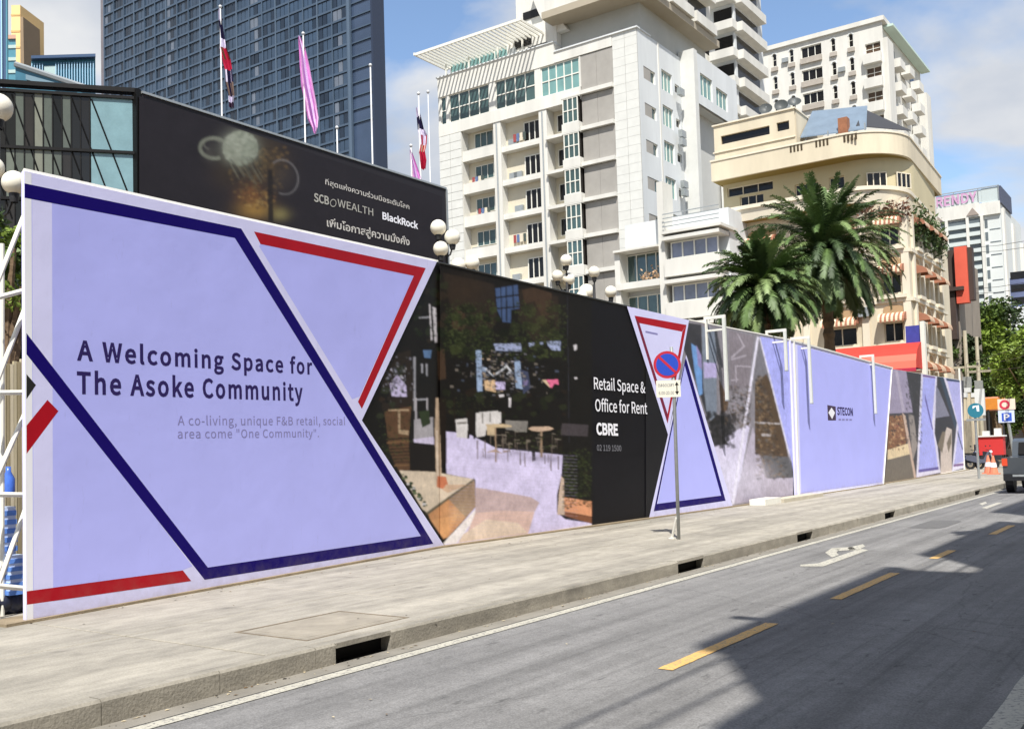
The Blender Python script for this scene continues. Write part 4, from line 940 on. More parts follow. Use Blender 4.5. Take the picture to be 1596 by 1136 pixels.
globe_post('black post with opal globes in front of the grey panels of the white apartment block', (884, 450), 33, [(882.5, 406, 9.5), (886, 435, 10), (869, 430, 9), (914, 455, 12.5)])
globe_post('black post with opal globes nearest to the low white building', (926, 455), 31, [(926, 424, 9), (952, 455, 9.5), (907, 462, 9)])

# ================================================================== FLAGPOLES
polem = mat('flagpole paint', (205, 205, 205), .35, .05, 3)
def hang(cols, segs, wob, amp):
    """hanging folded flag from outline segments: list of (z, x0, x1, colour)"""
    mb = MB()
    for i in range(len(segs)-1):
        z0, a0, b0, c = segs[i]; z1, a1, b1, _ = segs[i+1]; n = 6
        for k in range(n):
            t0, t1 = k/n, (k+1)/n; f0 = amp*math.sin(t0*9+i*wob); f1 = amp*math.sin(t1*9+i*wob); g0 = amp*math.sin(t0*9+(i+1)*wob); g1 = amp*math.sin(t1*9+(i+1)*wob)
            cc = c[k % len(c)] if isinstance(c, list) else c
            mb.poly([(a0+(b0-a0)*t0, f0, z0), (a0+(b0-a0)*t1, f1, z0), (a1+(b1-a1)*t1, g1, z1), (a1+(b1-a1)*t0, g0, z1)], cc)
    return mb
FL = print_mat('flag cloth', .8, .1, .12, 3)
rt = Vector((_r.x, _r.y, 0)).normalized(); frz = math.atan2(rt.y, rt.x)
def flagpole(label, px_bot, ytop, d, flag=None, r=.045):
    b = atd(*px_bot, d); T = atd(px_bot[0], ytop, d)
    t = thing('flagpole', label, 'flagpole', (b.x, b.y, 0), 'flagpoles behind the billboard', rz=frz)
    obj('pole', MB().tube([(0, 0, 0), (0, 0, T.z)], r*1.2, 8, r*.7), polem, t, smooth=True); obj('finial', MB().ball((0, 0, T.z+.05), .08, 8, 6), polem, t, smooth=True)
    if flag:
        segs = []
        for (y, x0, x1, c) in flag:
            q = atd(px_bot[0], y, d); s = d/F; segs.append((q.z, (x0-px_bot[0])*s-.0, (x1-px_bot[0])*s, c))
        obj('flag', hang(None, segs, .5, .12), FL, t, smooth=False)
W_, R2, B2 = (214, 206, 226), (170, 30, 60), (34, 30, 62)
flagpole('flagpole with a limp red, white and navy flag in front of the dark glass tower', (346, 190), 8, 45,
         [(10, 343, 347, W_), (28, 343, 348, B2), (58, 344, 353, W_), (72, 343, 355, [R2, R2, (90, 60, 40)]), (92, 347, 362, R2), (108, 351, 364, [B2, W_, B2]), (128, 352, 365, [B2, (120, 100, 90)]), (150, 357, 366, W_), (160, 358, 364, (70, 50, 70)), (168, 358, 364, W_)])
PK = [(196, 120, 186), (226, 170, 214), (150, 96, 160), (214, 190, 226)]
flagpole('flagpole with a long drooping lilac flag before the dark glass tower', (476, 232), 50, 45,
         [(52, 468, 471, PK), (72, 468.5, 479, PK), (100, 469, 485, PK), (130, 470.5, 490, PK), (160, 476, 495, PK), (185, 480, 498, PK), (200, 487, 496, PK), (209, 490, 493, PK)])
flagpole('shortest bare flagpole, in front of the glass tower', (526, 243), 200, 45)
flagpole('tall bare white flagpole in front of the dark corner of the glass tower', (581, 265), 100, 45)
flagpole('flagpole with a crumpled red, white and navy flag against the open sky', (656, 290), 145, 45,
         [(165, 651, 655, W_), (180, 652, 659, B2), (200, 653, 663, W_), (210, 654, 668, [W_, W_, R2]), (225, 655, 667, [(226, 214, 190), R2]), (236, 654, 664, R2), (250, 655, 666, R2), (264, 657, 664, W_)])
flagpole('thin bare flagpole against the sky beside the white apartment block', (671, 295), 142, 45, r=.03)
flagpole('low flagpole with pink crumpled cloth just above the billboard edge', (642, 285), 228, 45,
         [(232, 640, 642, PK), (250, 640, 648, PK), (268, 641, 654, PK), (284, 642, 658, PK), (294, 643, 656, PK)])

# ================================================================== FACADE TOOLS
WC = {}
def window_meshes(w_, h, nx, ny, fw=.06, glass=None, frame=None, dep=.08):
    key = (round(w_, 2), round(h, 2), nx, ny, fw, (glass or M['glass']).name, (frame or M['steelw']).name)
    if key in WC: return WC[key]
    f = MB()
    xs = [w_*k/nx for k in range(nx+1)]; zs = [h*k/ny for k in range(ny+1)]
    for x in xs: 
        a = min(max(x-fw/2, 0), w_-fw); f.box(a, -dep, 0, a+fw, 0, h)
    for i in range(nx):
        a = min(max(xs[i]-fw/2, 0), w_-fw)+fw; b = min(max(xs[i+1]-fw/2, 0), w_-fw)
        for z in zs:
            c = min(max(z-fw/2, 0), h-fw); f.box(a, -dep+.004, c, b, -.003, c+fw)
    p = MB().poly([(fw*.3, -.02, fw*.3), (w_-fw*.3, -.02, fw*.3), (w_-fw*.3, -.02, h-fw*.3), (fw*.3, -.02, h-fw*.3)])
    WC[key] = (f.mesh('window', frame or M['steelw']), p.mesh('pane', glass or M['glass'])); return WC[key]
def window(root, u, z, w_, h, nx=2, ny=1, side=False, off=0, **k):
    """window on the front (-Y) face at x=u,y=-off, or on the side (+X) face at y=u,x=off"""
    a, b = window_meshes(w_, h, nx, ny, **k)
    o = link('window', a, root, (off, u, z) if side else (u, -off, z), math.pi/2 if side else 0)
    link('pane', b, o); return o
def wall(root, name, u0, u1, z0, z1, holes, m, side=False, off=0, dep=.25):
    """wall face with real openings: front quads and reveals"""
    us = sorted({u0, u1, *[h[0] for h in holes], *[h[1] for h in holes]}); zs = sorted({z0, z1, *[h[2] for h in holes], *[h[3] for h in holes]})
    us = [u for u in us if u0-1e-6 <= u <= u1+1e-6]; zs = [z for z in zs if z0-1e-6 <= z <= z1+1e-6]
    mb = MB(); T = (lambda u, d, z: (off-d, u, z)) if side else (lambda u, d, z: (u, -off+d, z))
    for i in range(len(us)-1):
        run = None
        for j in range(len(zs)-1):
            cu, cz = (us[i]+us[i+1])/2, (zs[j]+zs[j+1])/2
            if any(h[0] < cu < h[1] and h[2] < cz < h[3] for h in holes):
                if run is not None: mb.poly([T(us[i], 0, run), T(us[i+1], 0, run), T(us[i+1], 0, zs[j]), T(us[i], 0, zs[j])]); run = None
            elif run is None: run = zs[j]
        if run is not None: mb.poly([T(us[i], 0, run), T(us[i+1], 0, run), T(us[i+1], 0, zs[-1]), T(us[i], 0, zs[-1])])
    for a, b, c, d in [h[:4] for h in holes]:
        dd = dep
        mb.poly([T(a, 0, c), T(b, 0, c), T(b, dd, c), T(a, dd, c)]); mb.poly([T(a, dd, d), T(b, dd, d), T(b, 0, d), T(a, 0, d)])
        mb.poly([T(a, dd, c), T(a, dd, d), T(a, 0, d), T(a, 0, c)]); mb.poly([T(b, 0, c), T(b, 0, d), T(b, dd, d), T(b, dd, c)])
    return obj(name, mb, m, root)
def boxo(root, name, m, *b, loc=None):
    mb = MB()
    for q in b: mb.box(*q)
    return obj(name, mb, m, root, loc)

# ================================================================== WHITE APARTMENT BLOCK (corner faces the road)
wx, wy = -36.51, 70.99
wa = thing('apartment_block', 'white apartment block with recessed balconies, grey stone panels and a rooftop pergola', 'building', (wx, wy, 0))
boxo(wa, 'body', M['wallc'], (-20.8, 2.0, 0, -.3, 19, 35.6))
FZ = [1.15+3.06*k for k in range(0, 11)]    # slab levels: ... 28.6, 31.7
FZ = [28.6-3.03*k for k in range(9)]
# structural frame on the front
fr_ = MB(); fr_.box(-20.9, -.02, 0, -18.3, 2.2, 31.2)
for a, b in ((-14.7, -13.9), (-9.8, -9.0)): fr_.box(a, -.02, 0, b, 2.2, 31.2)
obj('wall', fr_, M['wall'], wa)
boxo(wa, 'cornice_band', M['wall'], (-20.9, -.1, 31.2, -5.45, 2.2, 32.28), (-20.9, -.1, 34.92, -8.0, 2.2, 36.75), (-7.998, -.1, 34.95, -2.32, 2.2, 35.85))
boxo(wa, 'coping', M['wallc'], (-21.0, -.2, 36.75, -7.95, 2.3, 36.86), (-7.95, -.2, 35.85, .1, 2.3, 35.97))
# upper glazed storey
for a, b in ((-20.9, -20.65), (-20.0, -19.65), (-15.05, -14.35), (-10.05, -9.45), (-5.55, -5.4)): boxo(wa, 'pier', M['wall'], (a, -.05, 32.28, b, 2.1, 34.92))
for a, b, n in ((-20.65, -20.0, 1), (-19.65, -15.05, 4), (-14.35, -10.05, 4), (-9.45, -5.55, 5)): window(wa, a, 32.28, b-a, 2.64, n, 2, off=-.12, fw=.09, glass=M['glasst'] if a > -10 else M['glass'])
slabs = MB()
for i, z in enumerate(FZ):
    # slab edges and parapets of the three bays
    for q in ((-18.3, .1, z-.22, -14.7, 2.1, z+.12), (-13.9, .1, z-.22, -9.8, 2.1, z+.1), (-9.0, -.35, z-.22, -7.12, 2.1, z+.05)): boxo(wa, 'balcony_slab', M['wall'], q)
    for q in ((-18.3, .12, z+.12, -14.7, .24, z+.75), (-13.9, .14, z+.1, -9.8, .2, z+.3)): boxo(wa, 'balcony_front', M['wall'], q)
    window(wa, -17.5, z+1.05, 2.75, 1.35, 4, 1, off=-.98, fw=.05, glass=M['glass'])
    window(wa, -11.9, z+.35, 1.75, 1.85, 3, 1, off=-.8, fw=.08, glass=M['glassd'])
    boxo(wa, 'ledge', M['wall'], (-11.95, .55, z+.25, -10.1, .8, z+.34))
    boxo(wa, 'back_wall', mat('balcony back wall', (206, 198, 178), .85, .05, .6), (-18.3, 1.0, z+.12, -14.7, 1.99, z+2.8)); boxo(wa, 'back_wall', MATS['balcony back wall'], (-13.9, .85, z+.1, -9.8, 1.99, z+2.8)); boxo(wa, 'back_wall', MATS['balcony back wall'], (-9.0, 1.2, z+.1, -7.12, 1.99, z+2.8))
    # projecting glazed box, grey panel
    boxo(wa, 'window_bay', M['wall'], (-7.12, -.6, z-.12, -5.42, 1.5, z+.62)); boxo(wa, 'bay_head', M['wall'], (-7.12, -.6, z+2.78, -5.42, 1.5, z+2.9))
    for uu in (-7.0,): window(wa, uu, z+.62, 1.5, 2.16, 3, 2, off=.5, fw=.08, glass=M['glass'])
    boxo(wa, 'window_bay_core', M['glassd'], (-7.04, -.44, z+.62, -5.5, 1.4, z+2.78))
    window(wa, -8.6, z+.7, .8, 1.5, 1, 1, off=-1.15, fw=.06, glass=M['glassd'])
    boxo(wa, 'stone_panel', M['panelg'], (-5.4, -.02, z+.2, -3.9, .1, z+2.82)); boxo(wa, 'stone_panel', M['panelg'], (-3.88, -.02, z+.2, -2.33, .1, z+2.82))
    boxo(wa, 'ledge', M['wall'], (-5.42, -.35, z-.16, -2.3, .1, z+.17))
boxo(wa, 'stone_panel', M['panelg'], (-5.4, -.02, 31.87, -3.9, .1, 34.9)); boxo(wa, 'stone_panel', M['panelg'], (-3.88, -.02, 31.87, -2.33, .1, 34.9))
boxo(wa, 'ledge', M['wall'], (-5.42, -.35, 31.5, -2.3, .1, 31.84))
boxo(wa, 'panel_backing', M['panelg'], (-5.44, .12, 0, -2.28, 2.2, 34.94))
# tiled corner pier, panel by panel
boxo(wa, 'pier_core', M['panelg'], (-2.28, .05, 17.0, -.03, 2.2, 35.8))
tm = MB().box(0, -.05, 0, 1.12, .05, .735).mesh('cladding_panel', M['tile']); tm2 = MB().box(-.05, 0, 0, .05, .985, .735).mesh('cladding_panel', M['tile'])
for r_ in range(25):
    for c in range(2): link('cladding_panel', tm, wa, (-2.3+c*1.15, 0, 17.3+r_*.75))
rm = MB().box(0, -.03, 0, 1.26, .05, .74).mesh('cladding_panel', M['tile'])
for r_ in range(20):
    for c in range(2): link('cladding_panel', rm, wa, (-20.88+c*1.3, -.07, 15.6+r_*.78))
# road-side face
holes = []; wins = []
for i in range(6):
    z = 32.0-3.06*i
    if z < 18: break
    holes += [(.9, 3.0, z-.05, z+1.0)]; wins.append((.9, z-.05, 2.1, 1.05, 2, M['glass']))
    holes += [(4.2, 6.2, z+.0, z+1.75), (6.7, 7.6, z+.45, z+1.2)]; wins.append((4.2, z, 2.0, 1.75, 3, M['glasst'])); wins.append((6.7, z+.45, .9, .75, 1, M['glassd']))
wall(wa, 'side_wall', 0, 8.0, 17.2, 35.85, holes, M['wallc'], side=True, off=0, dep=.3)
for u, z, w_, h, n_, gl in wins: window(wa, u, z, w_, h, n_, 1, side=True, off=-.2, fw=.07, glass=gl)
boxo(wa, 'side_joint', M['wall'], (-.02, 3.55, 17.2, .06, 3.75, 35.8))
boxo(wa, 'fin_wall', M['tile'], (-.2, 8.0, 0, 1.3, 8.7, 36.4))
wall(wa, 'side_wall', 8.7, 17.5, 31.7, 36.2, [(9.2, 11.8, 32.6, 34.6), (12.6, 15.2, 32.6, 34.3)], M['wallc'], side=True, off=1.3, dep=.3)
window(wa, 9.2, 32.6, 2.6, 2.0, 3, 1, side=True, off=1.1, glass=M['glasst']); window(wa, 12.6, 32.6, 2.6, 1.7, 3, 1, side=True, off=1.1, glass=M['glasst'])
boxo(wa, 'side_block', M['wallc'], (-.5, 8.72, 31.7, 1.0, 17.5, 36.1)); boxo(wa, 'pillar', M['tile'], (.3, 15.2, 0, 1.3, 16.2, 31.7)); boxo(wa, 'side_recess', mat('shade grey', (190, 190, 186), .8, .06, .5), (-.6, 8.72, 0, .1, 18, 31.69))
boxo(wa, 'soffit_slab', M['wallc'], (-2.4, -.05, 16.9, .05, 8, 17.2))
# penthouse glazing and pergola
boxo(wa, 'penthouse', M['glasst'], (-20.0, 1.2, 36.8, -13.4, 8, 38.3))
window(wa, -20.2, 36.9, 6.9, 1.5, 4, 1, off=-1.1, fw=.07, glass=M['glasst'])
boxo(wa, 'penthouse_wall', M['wall'], (-13.3, .5, 36.8, -8.0, 6, 39.2)); boxo(wa, 'slot_window', M['glassd'], (-12.4, .42, 37.5, -10.6, .52, 38.4), (-10.9, .4, 36.95, -9.0, .52, 37.25))
Ap = ony(648, 86, wy-3.1); pu = Ap.x-wx; pz = Ap.z-.1
pg = MB(); pg.box(pu, -3.2, pz, -9.2, -3.06, pz+.24); pg.box(pu, 1.2, pz, -9.2, 1.34, pz+.24); pg.box(pu-.12, -3.3, pz+.01, pu+.02, 1.5, pz+.25)
obj('pergola_beam', pg, M['steelw'], wa)
pm = MB().box(0, -3.0, 0, .11, 1.2, .2).mesh('pergola_slat', M['steelw'])
for k in range(26): link('pergola_slat', pm, wa, (pu+.4+k*(-9.4-pu-.4)/25, 0, pz+.02))
for u in (-20.2, -17.5, -14.2, -11.5): boxo(wa, 'pergola_strut', M['steelw'], (u, .2, 36.86, u+.12, .35, pz+.05))
# antennas / planters
boxo(wa, 'air_conditioner', M['galv'], (-12.9, .3, 36.9, -12.2, .5, 37.6))

# high-rise standing behind and over it
ht = thing('high_rise', 'tall pale residential high-rise with rows of open balconies rising behind the white apartment block', 'building', (wx, wy, 0))
boxo(ht, 'neck', mat('grey rendered wall', (172, 172, 166), .8, .06, .6), (-8.2, 1.2, 35.98, -.3, 14.2, 38.5))
boxo(ht, 'podium', mat('tan soffit', (168, 158, 140), .85, .05, .5), (-8.4, -1.2, 38.5, 1.1, 14.3, 39.1))
boxo(ht, 'tower', M['wall'], (-8.2, -1.0, 39.1, .4, 14.1, 78))
bs = MB().box(0, 0, 0, 1.0, 4.3, .95).mesh('balcony', M['wall']); bh = MB().box(0, 0, 0, .05, 3.9, 1.8).mesh('opening', M['glassd'])
for f_ in range(7):
    for k in range(3):
        link('balcony', bs, ht, (.35, -.8+k*4.9, 39.2+f_*3)); link('opening', bh, ht, (.38, -.6+k*4.9, 40.3+f_*3))
boxo(ht, 'stair_tower', M['wall'], (-13.2, 2, 36.9, -9.2, 8, 60)); boxo(ht, 'slot_window', M['glassd'], (-12.4, 1.92, 40.6, -10.5, 2.01, 41.3))
cv = MB(); P0 = []
for k in range(9):
    t = k/8; P0.append((-9.2+3.2*t*t*.5+.6*t, .6, 43.5-5.6*t))
for k in range(8): cv.prism([P0[k], P0[k+1], (P0[k+1][0]-1.6, .6, P0[k+1][2]), (P0[k][0]-1.6, .6, P0[k][2])], (0, 3, 0))
obj('curved_wing', cv, M['wall'], ht, fix=True)
hb = thing('high_rise', 'narrow wing of stacked white balconies against blue sky, behind the apartment block', 'building', (wx-4.8, wy+25.5, 0))
boxo(hb, 'tower', M['wallc'], (-9, .9, 0, 2.6, 9, 90))
for f_ in range(22):
    z = 24+f_*3.0
    boxo(hb, 'balcony', M['wall'], (-2.4, -.6, z, -.1, .9, z+.95)); boxo(hb, 'balcony', M['wall'], (.2, -.3, z+.1, 2.9, .9, z+1.0)); boxo(hb, 'balcony', M['wall'], (2.6, .92, z, 3.5, 8, z+.95))
    boxo(hb, 'opening', M['glassd'], (-2.2, .8, z+1, -.3, .89, z+2.7), (.4, .8, z+1.1, 2.4, .89, z+2.7), (2.6, 1.4, z+1, 2.66, 7.5, z+2.7))

# ================================================================== WHITE HOTEL
hx, hy = -32.34, 132.04
ho = thing('hotel_block', 'bright white block with narrow arched windows and corner balconies, seen above the cream building', 'building', (hx, hy, 0))
boxo(ho, 'body', M['wall'], (-17.8, .35, 0, -.35, 22, 56.4))
boxo(ho, 'cornice', M['wall'], (-18.1, -.35, 56.35, .3, 22.2, 56.95)); boxo(ho, 'roof_vent', M['steelw'], (-12, 3, 56.95, -11.7, 3.3, 58.2), (-9.2, 3, 56.95, -8.9, 3.3, 58.2))
holes = []; FH = [54.0-3.22*k for k in range(9)]
acol = [-14.8, -12.4, -6.7, -4.35]
for z in FH:
    for u in acol: holes.append((u, u+.55, z, z+1.75))
    holes.append((-10.8, -8.0, z+.1, z+1.6)); holes.append((-2.3, -.35, z-1.7, z-.2)); holes.append((-17.6, -16.6, z-1.0, z+.5))
wall(ho, 'front_wall', -17.9, 0, 20, 56.35, holes, M['wall'], off=0, dep=.34)
boxo(ho, 'lower_wall', M['wall'], (-17.9, 0, 0, 0, .34, 20))
arch_f = MB(); 
for k in range(8):
    a, b = math.pi*k/8, math.pi*(k+1)/8
    arch_f.prism([(.275+.275*math.cos(a), -.04, 1.5+.275*math.sin(a)), (.275+.275*math.cos(b), -.04, 1.5+.275*math.sin(b)), (.275+.4*math.cos(b), -.04, 1.5+.4*math.sin(b)), (.275+.4*math.cos(a), -.04, 1.5+.4*math.sin(a))], (0, .1, 0))
am = arch_f.mesh('arch', M['wallc'], fix=True)
planter = MB().box(-.15, -.3, 0, .75, .0, .55).mesh('planter', mat('planter grey', (170, 162, 152), .85, .1, 2))
rail = MB().box(0, -.35, 0, 2.9, 0, .75).mesh('balcony_front', MATS['planter grey'])
cb = MB().box(0, -.7, 0, 2.3, 1.6, 1.3).mesh('corner_balcony', M['wall'])
cb2 = MB().box(0, 0, 0, 1.2, 2.6, 1.15).mesh('side_balcony', M['wall'])
op2 = MB().box(0, 0, 0, .06, 2.2, 1.7).mesh('opening', M['glassd'])
for z in FH[:6]:
    for u in acol:
        window(ho, u, z, .55, 1.75, 1, 2, off=-.25, fw=.05, glass=M['glassd']); link('arch', am, ho, (u, 0, z)); link('planter', planter, ho, (u, 0, z-.75))
    window(ho, -10.8, z+.1, 2.8, 1.5, 3, 1, off=-.28, fw=.09, glass=M['glassd']); link('balcony_front', rail, ho, (-10.85, 0, z-.8))
    window(ho, -2.3, z-1.7, 1.95, 1.5, 2, 2, off=-.28, fw=.07, glass=mat('brown glass', (84, 66, 50), .3, .3, 1)); link('corner_balcony', cb, ho, (-2.5, 0, z-3.05))
    window(ho, -17.6, z-1, 1.0, 1.5, 1, 1, off=-.28, fw=.06, glass=M['glassd']); link('side_balcony', cb2, ho, (-18.9, -.3, z-2.2))
    for k in range(3): link('side_balcony', cb2, ho, (-.2, 4.5+k*5.2, z-2.5+(.6 if k == 1 else 0))); link('opening', op2, ho, (-.33, 4.7+k*5.2, z-1.2))
boxo(ho, 'pier', M['wall'], (-.2, .3, 0, .5, 3.2, 54.2), (-.3, 19.5, 0, .9, 22.2, 52.2))
boxo(ho, 'side_cornice', mat('pale green trim', (190, 210, 200), .6), (-.3, 1.5, 56.0, 1.0, 22.3, 56.3))

# ================================================================== CREAM ROUNDED BUILDING
bx, by = -15.23, 64.16
be = thing('cream_building', 'cream building with curved terraces, striped awnings and a rooftop shelter, behind the palms', 'building', (bx, by, 0))
def arc_plan(x0, cx, cy, r, y1, y0, n=14):
    """front edge from x0 at y0, quarter circle to the road side, then back to y1"""
    P = [(x0, y0)]
    for k in range(n+1):
        t = -math.pi/2+math.pi/2*k/n; P.append((cx+r*math.cos(t), cy+r*math.sin(t)))
    P.append((cx+r-.6, y1)); return P
def ring_wall(root, name, plan, z0, z1, th, m, cap=True, taper=0):
    mb = MB(); n = len(plan)
    inn = []
    for i, (x, y) in enumerate(plan):
        a = Vector(plan[max(i-1, 0)]); b = Vector(plan[min(i+1, n-1)]); d = (b-a).normalized(); nn = Vector((d.y, -d.x)); inn.append((x-nn.x*th, y-nn.y*th))
    outer_lo = []
    for i, (x, y) in enumerate(plan):
        outer_lo.append((x+(inn[i][0]-x)*taper, y+(inn[i][1]-y)*taper))
    for i in range(n-1):
        A, B = plan[i], plan[i+1]; C_, D = inn[i+1], inn[i]; A0, B0 = outer_lo[i], outer_lo[i+1]
        mb.poly([(*A0, z0), (*B0, z0), (*B, z1), (*A, z1)]); mb.poly([(*A, z1), (*B, z1), (*C_, z1), (*D, z1)]); mb.poly([(*D, z1), (*C_, z1), (*C_, z0), (*D, z0)]); mb.poly([(*D, z0), (*C_, z0), (*B0, z0), (*A0, z0)])
    mb.poly([(*outer_lo[0], z0), (*plan[0], z1), (*inn[0], z1), (*inn[0], z0)])
    return obj(name, mb, m, root, smooth=False)
def slab(root, name, plan, back, z0, z1, m):
    pts = [(*p, z0) for p in plan]+[(plan[-1][0]-8, plan[-1][1], z0), (plan[0][0], back, z0)]
    return obj(name, MB().prism(pts, (0, 0, z1-z0)), m, root, fix=True)
T1 = arc_plan(-12.2, -3.6, 3.2, 3.7, 15, -.5); T1[0] = (-12.2, -.5)
T2 = arc_plan(-12.2, -3.6, 2.6, 3.6, 13.8, -1.0)
ring_wall(be, 'terrace_parapet', T1, 19.95, 21.3, .2, M['cream']); ring_wall(be, 'coping', [(x, y-.0) for x, y in arc_plan(-12.25, -3.6, 3.2, 3.76, 15, -.56)], 21.3, 21.42, .32, M['creaml'])
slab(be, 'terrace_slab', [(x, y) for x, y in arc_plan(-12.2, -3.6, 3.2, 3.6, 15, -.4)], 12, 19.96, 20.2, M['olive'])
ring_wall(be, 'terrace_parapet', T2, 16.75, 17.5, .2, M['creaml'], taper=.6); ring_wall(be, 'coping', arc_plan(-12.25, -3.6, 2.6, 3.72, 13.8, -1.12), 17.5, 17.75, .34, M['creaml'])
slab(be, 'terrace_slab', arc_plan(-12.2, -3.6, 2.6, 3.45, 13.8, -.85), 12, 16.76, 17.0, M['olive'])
ring_wall(be, 'moulding', arc_plan(-12.2, -3.6, 2.6, 3.5, 13.8, -.9), 17.05, 17.15, .1, M['cream'])
# balustrade openings in the roof parapet
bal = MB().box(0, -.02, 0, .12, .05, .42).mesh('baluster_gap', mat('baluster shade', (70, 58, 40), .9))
for g0 in (-6.6, -4.9, -3.1): 
    for k in range(4): link('baluster_gap', bal, be, (g0+k*.24, -.5 if g0 < -3.2 else -.48, 20.85))
# storey between the terraces
W1 = arc_plan(-12, -3.6, 4.6, 3.2, 13, 1.4)
hol = [(-11.7, -8.4, 19.05, 19.7), (-10.8, -9.1, 17.95, 18.95), (-6.9, -5.3, 18.0, 19.05), (-4.6, -3.6, 18.0, 19.1)]
wall(be, 'wall', -12, -3.2, 17.0, 19.96, hol, mat('khaki render', (196, 184, 150), .85, .06, .5), off=-1.0, dep=.3)
for h in hol: window(be, h[0], h[2], h[1]-h[0], h[3]-h[2], 3 if h[1]-h[0] > 1.2 else 2, 1, off=-1.22, fw=.06, glass=M['glassd'], frame=M['creaml'])
boxo(be, 'core', MATS['khaki render'], (-12, 1.31, 0, -2.9, 13, 19.9))
ring_wall(be, 'wall', arc_plan(-3.2, -3.2, 4.2, 3.2, 13, 1.0)[1:], 17.0, 19.96, .3, MATS['khaki render'])
for t in (-62, -28):   # windows on the curved part
    a = rad(t); px_, py_ = -3.2+3.2*math.cos(a), 4.2+3.2*math.sin(a)
    o = window(be, 0, 0, 1.25, 1.0, 3, 1, fw=.06, glass=M['glassd'], frame=M['creaml']); o.location = (px_-.6*math.cos(a+math.pi/2)+.03*math.cos(a), py_-.6*math.sin(a+math.pi/2)+.03*math.sin(a), 18.0); o.rotation_euler = (0, 0, a+math.pi/2)
# roof box and shelter
wall(be, 'roof_room', -12.1, -6.35, 20.9, 23.9, [(-11.6, -8.1, 22.55, 23.15), (-7.6, -6.75, 22.6, 23.2)], M['cream'], off=0, dep=.25)
boxo(be, 'roof_room_body', M['cream'], (-12.1, .26, 20.2, -6.36, 6, 23.88)); boxo(be, 'slot_window', M['glassd'], (-11.6, .2, 22.55, -8.1, .25, 23.15), (-7.6, .2, 22.6, -6.75, .25, 23.2))
boxo(be, 'coping', M['creaml'], (-12.2, -.1, 23.9, -6.3, 6.1, 24.0)); boxo(be, 'ledge', M['creaml'], (-12.2, -.08, 22.0, -6.35, -.001, 22.08))
sh = MB(); sh.prism([(-6.3, .8, 22.1), (-2.2, 1.6, 22.0), (-2.8, 4.4, 24.4), (-6.3, 3.6, 24.6)], (0, 0, .08)); obj('shelter_roof', sh, mat('blue grey metal sheet', (128, 144, 160), .4, .12, 1.2, metal=.4), be, fix=True)
sh = MB(); sh.prism([(-2.9, 1.8, 22.4), (.3, 2.6, 21.6), (-.6, 4.6, 22.4), (-3.0, 4.2, 24.2)], (0, 0, .06)); obj('shelter_roof', sh, mat('dark sheet', (52, 52, 56), .5), be, fix=True)
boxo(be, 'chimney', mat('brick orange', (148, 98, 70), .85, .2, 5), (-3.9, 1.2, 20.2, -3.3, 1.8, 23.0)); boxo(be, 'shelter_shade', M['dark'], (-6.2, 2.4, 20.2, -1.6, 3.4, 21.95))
for u in (-6.1, -4.6, -2.2): boxo(be, 'shelter_post', M['galv'], (u, 1.1, 20.2, u+.08, 1.18, 22.3))
ds = MB().lathe((0, 0, 0), [(.001, 0), (.28, .05), (.46, .18)], 14).mesh('satellite_dish', mat('dish grey', (70, 74, 74), .5), smooth=True)
for u, rx in ((-8.6, 1.1), (-7.5, 1.2), (-6.6, .9)):
    o = link('satellite_dish', ds, be, (u, .8, 24.5)); o.rotation_euler = (rx, .2, .2); obj('dish_arm', MB().tube([(u, .9, 24.0), (u, .9, 24.8)], .04, 6), M['galv'], be)
# lower storeys: square bays with arched heads, awnings, columns
pale = M['creaml']
FB = [13.45, 10.4, 7.4, 4.4]
hol = []
for z in FB:
    hol += [(-4.9, -3.0, z+.45, z+1.6), (-1.3, -.15, z+.45, z+1.65), (-9.9, -8.4, z+.45, z+1.6)]
wall(be, 'wall', -12, .4, 0, 16.76, hol, M['cream'], off=.02, dep=.35)
boxo(be, 'lower_body', M['cream'], (-12, .34, 0, .05, 13, 16.75))
hs = [(u, u+.9, z+.45, z+1.6) for z in FB for u in (1.5, 4.0, 6.6)]
wall(be, 'side_wall', -.02, 9.5, 0, 16.76, hs, M['cream'], side=True, off=.4, dep=.34)
awm = mat('awning cream', (218, 202, 172), .8, .08, 2); awr = mat('awning terracotta', (160, 108, 84), .85, .1, 2)
def awning_mesh(w_, n=6, pr=.75):
    mb = MB()
    for k in range(n*2):
        for j in range(4):
            t0, t1 = math.pi/2*j/4, math.pi/2*(j+1)/4; a, b = w_*k/(2*n), w_*(k+1)/(2*n)
            f = lambda t: (-pr*math.sin(t), .5*math.cos(t))
            y0, z0 = f(t0); y1, z1 = f(t1); mb.poly([(a, y1, z1), (b, y1, z1), (b, y0, z0), (a, y0, z0)], k % 2)
        mb.poly([(a, -pr, -.1 - .05*(k % 2)), (b, -pr, -.1-.05*(k % 2)), (b, -pr, 0), (a, -pr, 0)], k % 2)
    for x in (0, w_):
        mb.poly([(x, 0, 0), (x, -pr, 0)]+[(x, -pr*math.sin(math.pi/2*j/4), .5*math.cos(math.pi/2*j/4)) for j in (3, 2, 1, 0)], 1)
    return mb.mesh('awning', [awm, awr])
aw = {1.6: awning_mesh(1.6), 2.3: awning_mesh(2.3, 8), 1.3: awning_mesh(1.3, 5)}
def arch_panel(w_):
    mb = MB(); n = 8; pts = [(0, 0), (w_, 0)]+[(w_/2+w_/2*math.cos(math.pi*k/n), .35+.25*math.sin(math.pi*k/n)) for k in range(n+1)]
    mb.prism([(x, -.02, z) for x, z in pts], (0, .1, 0)); return mb.mesh('arch_panel', mat('arch shade plaster', (170, 142, 108), .9, .1, 1), fix=True)
ap = {1.2: arch_panel(1.2), 1.95: arch_panel(1.95), .95: arch_panel(.95)}
